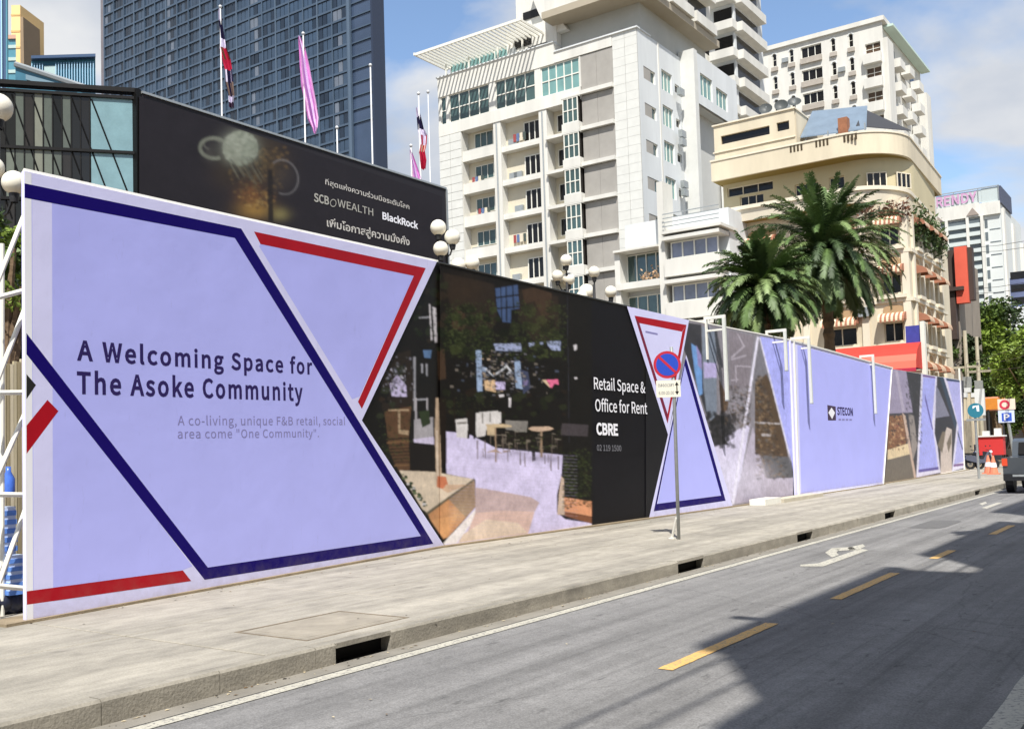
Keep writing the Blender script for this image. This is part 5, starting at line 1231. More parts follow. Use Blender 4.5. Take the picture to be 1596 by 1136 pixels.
sill = {1.6: MB().box(0, -.3, 0, 1.7, 0, .22).mesh('sill', pale), 2.3: MB().box(0, -.3, 0, 2.4, 0, .22).mesh('sill', pale), 1.3: MB().box(0, -.3, 0, 1.4, 0, .22).mesh('sill', pale)}
plm = None
for z in FB:
    for u, w_, wd, a_, s_ in ((-4.9, 1.9, 2.3, 1.95, -.2), (-1.3, 1.15, 1.6, 1.2, -.2), (-9.9, 1.5, 2.3, 1.95, -.35)):
        window(be, u, z+.45, w_, 1.2 if w_ < 1.2 else 1.15, 2, 1, off=-.2, fw=.06, glass=M['glassd'], frame=pale)
        link('awning', aw[wd], be, (u+s_, -.03, z+1.75)); link('arch_panel', ap[a_], be, (u, -.05, z+2.15+.0)); link('sill', sill[wd], be, (u+s_-.02, -.03, z+.12))
    for u in (1.5, 4.0, 6.6):
        window(be, u, z+.45, .9, 1.15, 2, 1, side=True, off=.18, fw=.06, glass=M['glassd'], frame=pale)
        link('awning', aw[1.3], be, (.43, u-.2, z+1.75), math.pi/2); link('arch_panel', ap[.95], be, (.42, u, z+2.15), math.pi/2); link('sill', sill[1.3], be, (.42, u-.22, z+.12), math.pi/2)
    boxo(be, 'string_course', pale, (-12, -.16, z-.12, .55, -.022, z+.1), (.402, -.02, z-.12, .6, 9.5, z+.1))
for u in (-2.6, -.05, -6.4): boxo(be, 'pilaster', pale, (u, -.14, 0, u+.45, -.021, 16.5))
for u in (.6, 2.9, 5.4, 8.2): boxo(be, 'pilaster', pale, (.401, u, 0, .56, u+.4, 15.8))
# trailing plants under the second terrace
def leaves(name, label, cat, pts_fn, n, size, m, parent=None, kind=True, smooth=False):
    mb = MB()
    for _ in range(n):
        c = Vector(pts_fn()); a = random.random()*6.28; b = random.uniform(-1.2, 1.2); s_ = size*random.uniform(.6, 1.4)
        u1 = Vector((math.cos(a)*math.cos(b), math.sin(a)*math.cos(b), math.sin(b))); v1 = u1.orthogonal().normalized()
        v1 = (v1*math.cos(a*3)+u1.cross(v1)*math.sin(a*3))
        mb.poly([c-u1*s_, c+v1*s_*.45, c+u1*s_, c-v1*s_*.45])
    o = obj(name, mb, m, parent)
    if label: tag(o, label, cat)
    return o
leaf = mat('leaf green', (92, 116, 48), .6, .45, .9); leafd = mat('dark leaf green', (56, 76, 32), .6, .4, 1.2)
o = leaves('trailing_plants', None, None, lambda: (random.uniform(.2, 1.0), random.uniform(1, 9), random.gauss(15.2, .6)), 1300, .16, leafd, be); o['kind'] = 'stuff'
o = leaves('terrace_plants', None, None, lambda: (random.uniform(-2.5, .6), random.uniform(-.6, .6), random.gauss(15.9, .4)), 700, .13, mat('brown ivy', (96, 60, 40), .8, .3, 2), be); o['kind'] = 'stuff'
# canopy and shop sign at street side
ra_ = thing('red_canopy', 'red awning with a pale scalloped lower band at the foot of the cream building', 'awning', (-16.6, 60.6, 0))
cn = MB()
for j in range(6):
    t0, t1 = math.pi/2*j/6, math.pi/2*(j+1)/6; f = lambda t: (-1.9*math.sin(t), 5.75+1.6*math.cos(t))
    y0, z0 = f(t0); y1, z1 = f(t1); cn.poly([(-2.2, y1, z1), (3.1, y1, z1), (3.1, y0, z0), (-2.2, y0, z0)], 0 if j < 4 else 1)
cn.poly([(3.1, 0, 5.75)]+[(3.1, -1.9*math.sin(math.pi/2*j/6), 5.75+1.6*math.cos(math.pi/2*j/6)) for j in range(6, -1, -1)], 0)
obj('canopy', cn, [mat('red canvas', (196, 54, 40), .7, .08, 2), mat('salmon canvas', (232, 110, 90), .7)], ra_)
obj('valance', MB().box(-2.2, -1.95, 5.55, 3.1, -1.9, 5.75), mat('magenta trim', (180, 40, 70), .7), ra_)
bs_ = onz(1450, 700, 0); 
tag(boxo(None, 'shop_sign', mat('blue sign face', (62, 66, 150), .5, .2, 3), (-14.35, 60.3, 5.75, -13.55, 60.5, 8.3)), 'narrow upright blue sign at the corner of the cream building', 'sign')
tag(boxo(None, 'sign_frame', M['steelw'], (-13.53, 60.2, 4.2, -13.3, 60.6, 8.5), (-14.4, 60.25, 5.2, -13.53, 60.55, 5.7)), 'white upright frame beside the narrow blue sign', 'frame')

# ================================================================== LOW WHITE BUILDING in front of the apartment block
lo = thing('low_white_building', 'low white building with enclosed glass balconies between the apartment block and the palms', 'building', (-33.0, 60, 0))
boxo(lo, 'body', M['wallc'], (.1, 1.0, 0, 7.8, 8, 17.3))
boxo(lo, 'corner_column', M['wall'], (3.3, -.3, 0, 3.75, 1.2, 19.5)); boxo(lo, 'side_column', M['wall'], (-.15, -.2, 0, .25, 1.2, 15.2))
for z in (12.9, 10.0, 7.1):
    boxo(lo, 'floor_slab', M['wall'], (.0, -.4, z-.35, 3.3, 1.1, z+.1)); boxo(lo, 'floor_slab', M['wall'], (3.75, -.5, z+.1, 7.7, 1.1, z+1.25))
    window(lo, .25, z+.15, 3.0, 2.05, 4, 1, off=-.9, fw=.07, glass=M['glass']); window(lo, 4.05, z+1.3, 3.4, 1.15, 4, 1, off=-.05, fw=.09, glass=mat('lilac glass', (128, 132, 150), .15, .3, .6))
    boxo(lo, 'ledge', M['wall'], (3.75, -.7, z+2.5, 7.8, 1.1, z+2.75))
boxo(lo, 'roof_slab', M['wall'], (-.1, -.5, 15.15, 3.3, 1.2, 15.3), (3.75, -.8, 15.8, 8.0, 2, 16.0))
for k in range(4): boxo(lo, 'roof_rail', M['galv'], (3.8, -.6, 16.3+k*.28, 7.8, -.55, 16.36+k*.28))
for k in range(26):
    boxo(lo, 'stored_item' , [M['steelw'], M['galv'], mat('clutter tan', (180, 150, 120), .8), M['dark']][k % 4], (.4+random.uniform(0, 2.4), .1, 13.0, .7+random.uniform(0, 2.5)*0+.3, .5, 13.3)) if k < 0 else None
o = leaves('balcony_clutter', None, None, lambda: (random.uniform(1.6, 3.0), random.uniform(0, .5), 13.2+abs(random.gauss(0, .3))), 90, .12, mat('clutter tan', (180, 150, 120), .8, .4, 4), lo); o['kind'] = 'stuff'
boxo(lo, 'lower_grey_band', M['panelg'], (3.76, -.35, 9.0, 7.7, 1.05, 9.9))
# ================================================================== BROWN / RED BUILDING, TRENDY BLOCK, far blocks
mb_ = thing('brown_building', 'dark brown building with a grey window and a red panel beside the cream building', 'building', (-18.6, 85, 0))
boxo(mb_, 'body', mat('grey brown wall', (140, 130, 118), .85, .1, .6), (-.5, .2, 0, 2.5, 9, 16.4))
boxo(mb_, 'upper_box', mat('brown cladding', (66, 52, 46), .7, .15, 1), (-.4, -.6, 9.6, 2.4, .3, 13.4)); boxo(mb_, 'roof_slab', MATS['brown cladding'], (-.5, -.9, 13.41, 3.1, 1, 13.7))
window(mb_, .3, 13.9, 1.5, 2.3, 2, 2, off=-.1, glass=mat('pale window', (170, 174, 178), .3, .1, 1), frame=MATS['brown cladding']); boxo(mb_, 'wall_panel', MATS['brown cladding'], (1.9, -.1, 13.71, 2.6, .19, 16.8))
boxo(mb_, 'red_panel', mat('red panel', (214, 92, 70), .6, .08, .8), (2.5, -.6, 12.4, 3.4, .2, 16.9)); boxo(mb_, 'edge_panel', MATS['brown cladding'], (3.41, -.3, 12.6, 3.75, .5, 16.8))
rx0, ry0 = -49.22, 329.33
rb_ = thing('office_block', 'distant white office block with a rooftop frame and pink lettering', 'building', (rx0, ry0, 0))
boxo(rb_, 'body', mat('pale grey facade', (206, 210, 208), .8, .05, .1), (-19, .8, 0, -.1, 40, 73.0))
boxo(rb_, 'crown', M['wall'], (-19.2, -.3, 69.8, -5.8, .9, 74.0), (-5.79, -.1, 69.8, 0, .9, 73.6))
gp = mat('gable brown grey', (150, 138, 130), .8)
obj('gable', MB().prism([(-9.4, -.6, 70.3), (-5.9, -.6, 70.3), (-7.6, -.6, 72.6)], (0, .5, 0)), gp, rb_, fix=True); obj('gable', MB().prism([(-18.6, -.6, 70.0), (-16.3, -.6, 70.0), (-18.0, -.6, 71.9)], (0, .5, 0)), gp, rb_, fix=True)
for u in (-15.7, -9.7, -5.6): boxo(rb_, 'column', M['wall'], (u, -.5, 20, u+.8, .8, 69.8))
fl = MB().box(-18.5, -.4, 0, -5.8, .7, 1.2).mesh('balcony', mat('balcony grey', (196, 204, 202), .7, .05, .2)); gl_ = MB().box(-18.5, .3, 0, -5.8, .75, 1.3).mesh('opening', mat('shade window', (96, 104, 108), .3, .2, .3))
for k in range(16): link('balcony', fl, rb_, (0, 0, 66.6-k*2.6)); link('opening', gl_, rb_, (0, 0, 67.9-k*2.6))
for k in range(12): boxo(rb_, 'slot_window', MATS['shade window'], (-4.6, .7, 66-k*3.9, -3.8, .79, 68.6-k*3.9)); boxo(rb_, 'floor_line', MATS['shade window'], (-3.3, .73, 65.2-k*3.9, -.3, .79, 65.5-k*3.9))
boxo(rb_, 'roof_frame', M['galv'], (-19.2, 0, 74.0, -19.0, .3, 79.4), (-.3, 0, 73.6, -.1, .3, 78.4), (-19.2, 0, 78.2, 0, .2, 78.5), (-13, .1, 74, -12.8, .3, 78.2), (-6, .1, 74, -5.8, .3, 78.2))
boxo(rb_, 'roof_screen', mat('screen mesh', (186, 196, 196), .7), (-5, .3, 73.61, -.3, .4, 78.1), (-18.9, .35, 74.01, -5.01, .42, 77.9)); boxo(rb_, 'roof_fin', mat('slate fin', (70, 76, 96), .6), (-.5, .5, 73, .4, 20, 78.3))
boxo(rb_, 'side_column', M['wall'], (-.1, 3, 0, .5, 6, 72), (-.1, 20, 0, .5, 24, 70), (-.1, 36, 0, .9, 40, 66))
sign_text('TRENDY', -20.6, -6.2, 74.6, 2.9, mat('pink sign letters', (196, 150, 186), .6), y=-.1, root=rb_, bold=.03)
fb = thing('distant_building', 'narrow slate blue and white building above the trees, beyond the office block', 'building', tuple(atd(1590, 560, 260)*1)[:2]+(0,))
boxo(fb, 'body', M['wallc'], (-.6, 0, 0, 9, 12, 36)); boxo(fb, 'upper_part', mat('slate blue wall', (96, 106, 140), .6, .2, .3), (-1.6, 1.5, 0, 9, 12, 44)); 
for k in range(5): boxo(fb, 'window_band', M['glassd'], (-1.4, 1.4, 30+k*3.4, 8, 1.49, 31.9+k*3.4))

# dark glass tower
tx, ty = -156.03, 172.79
tw = thing('glass_tower', 'very tall blue-grey glass residential tower rising behind the charcoal billboard', 'skyscraper', (tx, ty, 0))
tb = mat('tower mullion blue', (68, 84, 102), .35, .1, .08, spec=.7); tg = mat('tower glass', (54, 70, 88), .12, .3, .12, spec=.8); tgd = mat('tower dark pane', (28, 38, 50), .12, .35, .2, spec=.8); tl = mat('tower curtain pane', (104, 112, 124), .3, .15, .3)
obj('body', MB().prism([(-115.4, .3, 0), (-12, .3, 0), (-50, 40, 0), (-150, 40, 0)], (0, 0, 175)), tb, tw, fix=True); obj('dark_corner', MB().prism([(-11.95, .6, 0), (-4.2, .6, 0), (-4.2, 4.4, 0), (-11.95, 4.4, 0)], (0, 0, 175)), mat('tower slate', (60, 74, 96), .2, .2, .1, spec=.7), tw, fix=True); 
boxo(tw, 'edge_strip', mat('tower edge', (44, 52, 70), .3), (-4.19, .2, 0, -3.6, 4.4, 175)); boxo(tw, 'corner_rib', mat('tower rib', (84, 100, 118), .4), (-11.6, -.3, 0, -10.8, .4, 175)); boxo(tw, 'end_pier', mat('tower pier', (118, 112, 116), .6, .15, .3), (-115.8, -.1, 0, -114.3, .5, 175))
FT = 3.3; NB = 20; bw_ = 102.4/NB
fl = MB().box(-114.2, -.12, 0, -11.7, .28, .5).mesh('floor_band', tb)
for k in range(44): link('floor_band', fl, tw, (0, 0, 30+k*FT))
for k in range(NB+1): boxo(tw, 'vertical_rib', tb if k % 3 else MATS['tower rib'], (-114.2+k*bw_-.16, -.2, 30, -114.2+k*bw_+.16, .28, 175))
panes = []
for k in range(44):
    for b in range(NB):
        for j in range(3):
            r = random.random(); colm = (b*7+j*3) % 5
            m = tgd if (r < .35 and colm in (0, 1, 3)) or r < .12 else (tl if (b in (0, 6, 13, 19) and j < 2 and r < .6) else tg)
            u0 = -114.2+b*bw_+.3+j*(bw_-.5)/3; panes.append((u0, 30.55+k*FT, (bw_-.5)/3-.22, FT-.75, m))
pcache = {}
rest = {}
vis = sorted([p for p in panes], key=lambda p: -(p[0]) + abs(p[1]-112)*1.2)
for i, (u, z, w_, h, m) in enumerate(vis):
    if i < 300:
        if m.name not in pcache: pcache[m.name] = MB().box(0, .08, 0, w_, .27, h).mesh('window_pane', m)
        link('window_pane', pcache[m.name], tw, (u, random.uniform(-.02, .02), z))
    else: rest.setdefault(m.name, (MB(), m))[0].poly([(u, .2, z), (u+w_, .2, z), (u+w_, .2, z+h), (u, .2, z+h)])
mbr = MB(); mlist = []
for i, (mb0, m) in enumerate(rest.values()):
    o_ = len(mbr.v); mbr.v += mb0.v; mbr.f += [tuple(a+o_ for a in f) for f in mb0.f]; mbr.c += [i]*len(mb0.f); mlist.append(m)
o = obj('window_panes', mbr, mlist, tw); o['kind'] = 'stuff'
for k in range(44): boxo(tw, 'corner_band', MATS['tower rib'] if False else tb, (-10.7, .3, 30+k*FT, -3.8, .59, 30.3+k*FT)) if k % 1 == 0 and 15 < k < 36 else None

# teal and tan towers at the far left
def pxbox(root, m, name, x0, x1, ytop, d, dp=12, ybot=None, seg=None):
    a = atd(x0, 140, d); b = atd(x1, 140, d); zt = atd((x0+x1)/2, ytop, d).z
    o = MB(); n = Vector((-ray((x0+x1)/2, 140).x, -ray((x0+x1)/2, 140).y, 0)).normalized(); A = Vector((a.x, a.y, 0)); B = Vector((b.x, b.y, 0))
    o.prism([A, B, B-n*dp, A-n*dp], (0, 0, zt)); return obj(name, o, m, root, fix=True), A, B, n, zt
teal = mat('teal curtain wall', (84, 136, 152), .15, .2, .1, spec=.8); tealb = mat('pale blue fin', (160, 196, 220), .4); stl = mat('steel blue mullion', (70, 90, 120), .35)
t1 = thing('teal_tower', 'steel-blue tower with pale vertical stripes, beside the tan tower', 'skyscraper')
_, A, B, n, zt = pxbox(t1, stl, 'body', -60, 13, -60, 150)
for k in range(9):
    p = A+(B-A)*(.03+k*.115); q = p+(B-A)*.035; obj('fin', MB().prism([p+n*.3, q+n*.3, q, p], (0, 0, zt)), tealb if k % 2 else teal, t1, fix=True)
t2 = thing('teal_annex', 'narrow teal glass block with pale floor bands beside the striped tower', 'building')
_, A, B, n, zt = pxbox(t2, teal, 'body', 13, 25, 60, 149)
for k in range(10): 
    z = zt-1.4-k*1.9; obj('floor_band', MB().prism([A+n*.15+Vector((0, 0, z)), B+n*.15+Vector((0, 0, z)), B+Vector((0, 0, z)), A+Vector((0, 0, z))], (0, 0, .5)), mat('pale floor band', (170, 190, 186), .6), t2, fix=True)
obj('roof_band', MB().prism([A+n*.3+Vector((0, 0, zt)), B+n*.3+Vector((0, 0, zt)), B-n*3+Vector((0, 0, zt)), A-n*3+Vector((0, 0, zt))], (0, 0, .6)), mat('salmon cap', (190, 150, 130), .7), t2, fix=True)
t3 = thing('tan_tower', 'slim sunlit tan tower with a tapering brown side', 'skyscraper')
d = 190; a = atd(18, 140, d); b = atd(32, 140, d); c = atd(47, 140, d)
zt = atd(26, 5, d).z; zt2 = atd(35, 24, d).z
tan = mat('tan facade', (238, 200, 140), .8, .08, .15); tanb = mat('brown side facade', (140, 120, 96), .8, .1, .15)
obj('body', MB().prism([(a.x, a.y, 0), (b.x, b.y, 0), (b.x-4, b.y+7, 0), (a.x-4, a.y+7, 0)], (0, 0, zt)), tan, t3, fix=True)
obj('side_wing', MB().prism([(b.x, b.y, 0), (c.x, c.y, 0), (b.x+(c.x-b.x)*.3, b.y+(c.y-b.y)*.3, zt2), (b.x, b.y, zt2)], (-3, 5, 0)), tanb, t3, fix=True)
for k in range(16): obj('floor_line', MB().prism([(a.x, a.y-.1, 50+k*3.2), (b.x, b.y-.1, 50+k*3.2), (b.x, b.y+.05, 50+k*3.2), (a.x, a.y+.05, 50+k*3.2)], (0, 0, .35)), mat('tan band', (214, 174, 116), .8), t3, fix=True)
t4 = thing('teal_pavilion_tower', 'teal block with closely spaced pale vertical fins under a flat roof', 'building')
_, A, B, n, zt = pxbox(t4, teal, 'body', 49, 149, 93, 170, 10)
nf = 24
for k in range(nf):
    if 4 < k < 9: continue
    p = A+(B-A)*(k/nf); q = p+(B-A)*.014; obj('fin', MB().prism([p+n*.5, q+n*.5, q, p], (0, 0, zt-.6)), tealb, t4, fix=True)
p, q = A+(B-A)*.2, A+(B-A)*.4; obj('pale_panel', MB().prism([p+n*.3, q+n*.3, q, p], (0, 0, zt-1.0)), mat('pale sea green', (178, 200, 198), .4), t4, fix=True)
obj('roof_slab', MB().prism([A+n*1.2+Vector((0, 0, zt)), B+n*1.2+Vector((0, 0, zt)), B-n*10+Vector((0, 0, zt)), A-n*10+Vector((0, 0, zt))], (0, 0, .5)), stl, t4, fix=True)
t5 = thing('sloping_roof_hall', 'low teal roof sloping down in front of the finned teal block', 'building')
a = atd(24, 101, 140); b = atd(142, 140, 140); 
obj('roof', MB().prism([(a.x, a.y, a.z), (b.x, b.y, b.z), (b.x, b.y, b.z-8), (a.x, a.y, a.z-14)], (-6, 8, 0)), mat('deep teal roof', (56, 108, 130), .4, .2, .2), t5, fix=True)
obj('gutter', MB().tube([a+Vector((.1, -.1, 0)), b+Vector((.1, -.1, 0))], .4, 6), mat('grey gutter', (128, 134, 138), .6), t5)
obj('skylight_band', MB().prism([atd(40, 116, 139.6), atd(118, 138, 139.6), atd(100, 140, 139.6), atd(40, 124, 139.6)], (-.1, .15, 0)), mat('roof haze blue', (110, 136, 150), .5), t5, fix=True)
obj('hall_wall', MB().prism([(a.x, a.y+.5, 0), (b.x, b.y+.5, 0), (b.x-6, b.y+8, 0), (a.x-6, a.y+8, 0)], (0, 0, 50)), stl, t5, fix=True)

# ================================================================== PALMS
frm_green = [mat('palm green', (86, 110, 58), .55, .3, 1.2), mat('palm green light', (120, 140, 86), .55, .3, 1.2), mat('palm green dark', (56, 76, 40), .6, .3, 1.2)]
def frond_mesh(L_, th0, bend, seed, m):
    """frond rising at th0 degrees and bending down under its weight"""
    rnd = random.Random(seed); mb = MB(); n = 30; pts = [Vector((0, 0, 0))]
    for k in range(n):
        t = (k+.5)/n; a = rad(th0-bend*t**1.25); pts.append(pts[-1]+Vector((math.cos(a), 0, math.sin(a)))*(L_/n))
    for k in range(n):      # rachis: two crossed strips
        w0 = .035*(1-k/n)+.008; w1 = .035*(1-(k+1)/n)+.008; a, b = pts[k], pts[k+1]
        mb.poly([a+Vector((0, -w0, 0)), a+Vector((0, w0, 0)), b+Vector((0, w1, 0)), b+Vector((0, -w1, 0))])
    for k in range(3, n+1):
        t = k/n; L2 = .36*math.sin(math.pi*min(1, t*.85+.12))**.6+.08
        d = (pts[k]-pts[k-1]).normalized(); upv = Vector((0, 0, 1))
        for s_ in (-1, 1):
            for q in range(4):
                base = pts[k-1].lerp(pts[k], q*.25+rnd.random()*.2); fw = .85+rnd.uniform(-.15, .2)
                dirv = (d*fw+Vector((0, s_*1.0, 0))+upv*rnd.uniform(-.5, .3)).normalized(); tip = base+dirv*L2*rnd.uniform(.8, 1.1)+Vector((0, 0, -.12*L2)); wv = d*.02
                mid = base.lerp(tip, .5)+Vector((0, 0, .03)); mb.poly([base-wv, mid-wv*1.3, tip, mid+wv*1.3, base+wv])
    return mb.mesh('frond', m)
bark = mat('palm bark', (112, 92, 70), .9, .35, 3, bump=.8, bscale=14)
def palm(label, px, d, crown_py, R_, n, seed):
    b = atd(*px, d); top = atd(px[0], crown_py, d); rnd = random.Random(seed)
    t = thing('date_palm', label, 'palm tree', (b.x, b.y, 0), 'date palms behind the hoarding')
    H = top.z; tr = MB(); prof = []
    for k in range(40):
        z = H*k/39; prof.append((.27+.05*math.sin(k*2.6)+(.1 if k > 33 else 0), z))
    tr.lathe((0, 0, 0), prof, 12); obj('trunk', tr, bark, t, smooth=False)
    hs_ = MB()
    for k in range(90):
        a = rnd.random()*6.28; z = H-rnd.uniform(0, 1.3); r = .3
        p = Vector((r*math.cos(a), r*math.sin(a), z)); q = p+Vector((math.cos(a)*.22, math.sin(a)*.22, .3)); hs_.tube([p, q], .05, 4, .02)
    obj('leaf_bases', hs_, mat('leaf base brown', (96, 66, 40), .9, .3, 4), t)
    ks = [(88, 40), (74, 62), (60, 84), (46, 96), (30, 100), (14, 92), (0, 84), (-18, 66), (-36, 46)]
    ms = [[frond_mesh(R_*(.92 if th > 60 else 1 if th > -10 else .82), th, bd, seed*50+i*3+v, frm_green[(i+v) % 3]) for v in range(2)] for i, (th, bd) in enumerate(ks)]
    for k in range(n):
        f_ = (k+.5)/n; az = k*2.39996+rnd.uniform(-.2, .2); i = min(8, int(f_**.9*9))
        o = link('frond', ms[i][k % 2], t, (.14*math.cos(az), .14*math.sin(az), H+.2-.6*f_)); o.rotation_euler = (rnd.uniform(-.2, .2), rnd.uniform(-.1, .1), az); s_ = rnd.uniform(.88, 1.08); o.scale = (s_, s_, s_)
    bun = MB()
    for k in range(140):
        a = rnd.random()*6.28; r = rnd.uniform(.2, 1.0); bun.tube([(.2*math.cos(a), .2*math.sin(a), H-.3), (r*math.cos(a), r*math.sin(a), H-.6-rnd.random()*.5), (r*1.15*math.cos(a), r*1.15*math.sin(a), H-1.1-rnd.random()*.9)], .012, 3)
    o = obj('fruit_stalks', bun, mat('fruit stalk brown', (78, 40, 26), .8, .3, 5), t); o['kind'] = 'stuff'
palm('taller date palm with a full round crown, in front of the cream building', (1293, 540), 50, 396, 4.3, 215, 3)
palm('shorter bushier date palm beside the low white building', (1192, 540), 44, 452, 2.8, 170, 5)

# ================================================================== TREES
def tree(label, x, y, H, R_, zc, seed, n=9000, size=.17, mats=(None,), sq=.8, name='street_tree', group=None, twigs=True):
    rnd = random.Random(seed); t = thing(name, label, 'tree', (x, y, 0), group)
    tr = MB(); tr.tube([(0, 0, 0), (.1, .05, zc*.4), (-.05, 0, zc*.75)], .22, 8, .14); ends = []
    for k in range(9):
        a = k*2.4; r = R_*rnd.uniform(.35, .8); e = Vector((r*math.cos(a), r*math.sin(a), zc+rnd.uniform(-.4, .6)*R_*sq)); ends.append(e)
        tr.tube([(0, 0, zc*.55), (e.x*.4, e.y*.4, zc*.55+(e.z-zc*.55)*.55), e], .1, 6, .03)
    obj('trunk', tr, bark, t)
    cl = []
    for k in range(34):
        u = Vector((rnd.gauss(0, 1), rnd.gauss(0, 1), rnd.gauss(0, 1))).normalized()*(rnd.random()**.4)
        cl.append((Vector((u.x*R_, u.y*R_, zc+u.z*R_*sq)), R_*rnd.uniform(.18, .36), rnd.randrange(len(mats))))
    mb = MB()
    for i in range(n):
        c0, r0, mi = cl[i % len(cl)]; u = Vector((rnd.gauss(0, 1), rnd.gauss(0, 1), rnd.gauss(0, 1))).normalized()*r0*(rnd.random()**.45)
        c = c0+u; a = rnd.random()*6.28; b = rnd.uniform(-1.0, .6); s_ = size*rnd.uniform(.6, 1.4)
        u1 = Vector((math.cos(a)*math.cos(b), math.sin(a)*math.cos(b), math.sin(b))); v1 = u1.orthogonal().normalized(); v1 = v1*math.cos(a*3)+u1.cross(v1)*math.sin(a*3)
        mb.poly([c-u1*s_, c+v1*s_*.5, c+u1*s_, c-v1*s_*.5], mi)
    obj('crown', mb, list(mats), t); return t
gl1 = mat('fresh green leaf', (118, 140, 52), .6, .3, 1.2); gl2 = mat('mid green leaf', (84, 106, 44), .6, .3, 1.2); gl3 = mat('deep green leaf', (48, 66, 30), .6, .3, 1.2)
def ptree(label, px, py, d, rpx, seed, mats, n=9000, size=.17, sq=.8):
    c = atd(px, py, d); tree(label, c.x, c.y, 0, rpx/F*d, c.z, seed, n, size, mats, sq)
ptree('broadest bright green tree, its crown highest, beyond the brown building', 1550, 535, 92, 74, 11, (gl1, gl2, gl2, gl3), 15000, .22)
ptree('dark leafy tree between the cream building and the utility poles', 1496, 552, 80, 38, 12, (gl2, gl3, gl3), 6500, .17)
ptree('bushy mid-green tree overhanging the footpath behind the round teal sign', 1545, 596, 74, 46, 13, (gl2, gl1, gl3), 9000, .17)
ptree('sunny tree above the dark pickup truck', 1600, 572, 66, 56, 14, (gl1, gl1, gl2), 12000, .16)
ptree('shaded low tree crown behind the blue and white parking sign', 1596, 648, 84, 36, 15, (gl3, gl3, gl2), 6000, .16, .7)
ptree('dark green tree filling the gap between the cream building and the brown one', 1476, 585, 88, 30, 17, (gl3, gl3, gl2), 6500, .19)
ptree('dark low round tree on the street corner beyond the hoarding end', 1500, 640, 96, 30, 16, (gl3, gl2), 4500, .18)
c = atd(4, 400, 13.5)
tree('leafy green shrub behind the top of the scaffold', c.x, c.y, 0, .7, c.z-.15, 21, 2600, .055, (gl1, gl2, gl3), 1.1, 'shrub')
c = atd(12, 520, 14.5)
tree('dark shrub just above the timber planks behind the scaffold', c.x, c.y, 0, .9, c.z-.1, 22, 3000, .06, (gl3, gl3, gl2), 1.0, 'shrub')

# ================================================================== FAR STREET
# utility poles
def upole(label, px, ytop, d):
    b = atd(px, 690, d); T = atd(px-3, ytop, d); t = thing('utility_pole', label, 'utility pole', (b.x, b.y, 0), 'concrete utility poles beyond the hoarding')
    obj('pole', MB().tube([(0, 0, 0), (0, 0, T.z)], .17, 8, .12), mat('pole concrete', (178, 170, 150), .9, .15, 2), t)
    obj('crossarm', MB().box(-.9, -.05, T.z-2.6, .9, .05, T.z-2.45), MATS['pole concrete'], t)
    for k in (-.7, 0, .7): obj('insulator', MB().lathe((k, 0, T.z-2.45), [(.05, 0), (.08, .08), (.04, .2), (.001, .22)], 8), blackm, t)
    obj('equipment_box', MB().box(-.25, -.3, T.z-4.0, .3, -.12, T.z-3.2), M['galv'], t)
    return Vector((b.x, b.y, T.z-2.3))
e1 = upole('taller concrete utility pole, nearer the hoarding, in front of the dark trees', 1513, 514, 68)
e2 = upole('slightly shorter concrete utility pole, farther from the hoarding, by the trees', 1531, 524, 72)
wires = MB()
for k, (ya, yb) in enumerate(((388, 375), (394, 388), (452, 440), (458, 452))):
    a = atd(1462, ya+2, 95); b = atd(1700, yb-16, 60); m = (a+b)/2-Vector((0, 0, .25)); wires.tube([a, m, b], .022, 4)
for k in range(3):
    a = e1+Vector((0, 0, -.3*k)); b = atd(1720, 470+k*30, 40); wires.tube([a, (a+b)/2-Vector((0, 0, .4)), b], .018, 4)
tag(obj('overhead_wires', wires, blackm), 'thin dark overhead wires crossing the sky beside the white office block', 'wires')
# gate pillars and cabinet
for k, (px, yt, wpx, lab) in enumerate(((1505, 612, 9, 'weathered concrete gate pillar close against the end of the hoarding'), (1513, 604, 7, 'tallest gate pillar with a flat cap, between two lower ones'), (1522, 612, 8, 'pale concrete gate pillar behind the round teal sign'))):
    d = 64+k*1.5; b = atd(px, 690, d); T = atd(px, yt, d); w_ = wpx/F*d/2
    t = thing('gate_pillar', lab, 'pillar', (b.x, b.y, 0))
    boxo(t, 'shaft', mat('aged pillar', (190, 180, 158), .9, .25, 2.5, streak=True), (-w_, -w_, 0, w_, w_, T.z-.3)); boxo(t, 'cap', M['wallc'], (-w_*1.3, -w_*1.3, T.z-.3, w_*1.3, w_*1.3, T.z))
b = atd(1527, 630, 63); T = atd(1527, 606, 63)
tag(boxo(None, 'control_cabinet', M['wallc'], (b.x-.25, b.y-.15, b.z-.7, b.x+.3, b.y+.15, T.z)), 'pale grey cabinet mounted high beside the round teal sign', 'cabinet')
tag(boxo(None, 'site_shack', mat('shack grey', (150, 140, 122), .9, .3, 1.5), (-15.5, 60.2, 0, -11.4, 62, 2.7)), 'grey site hut wall closing the gap behind the hoarding end', 'hut')
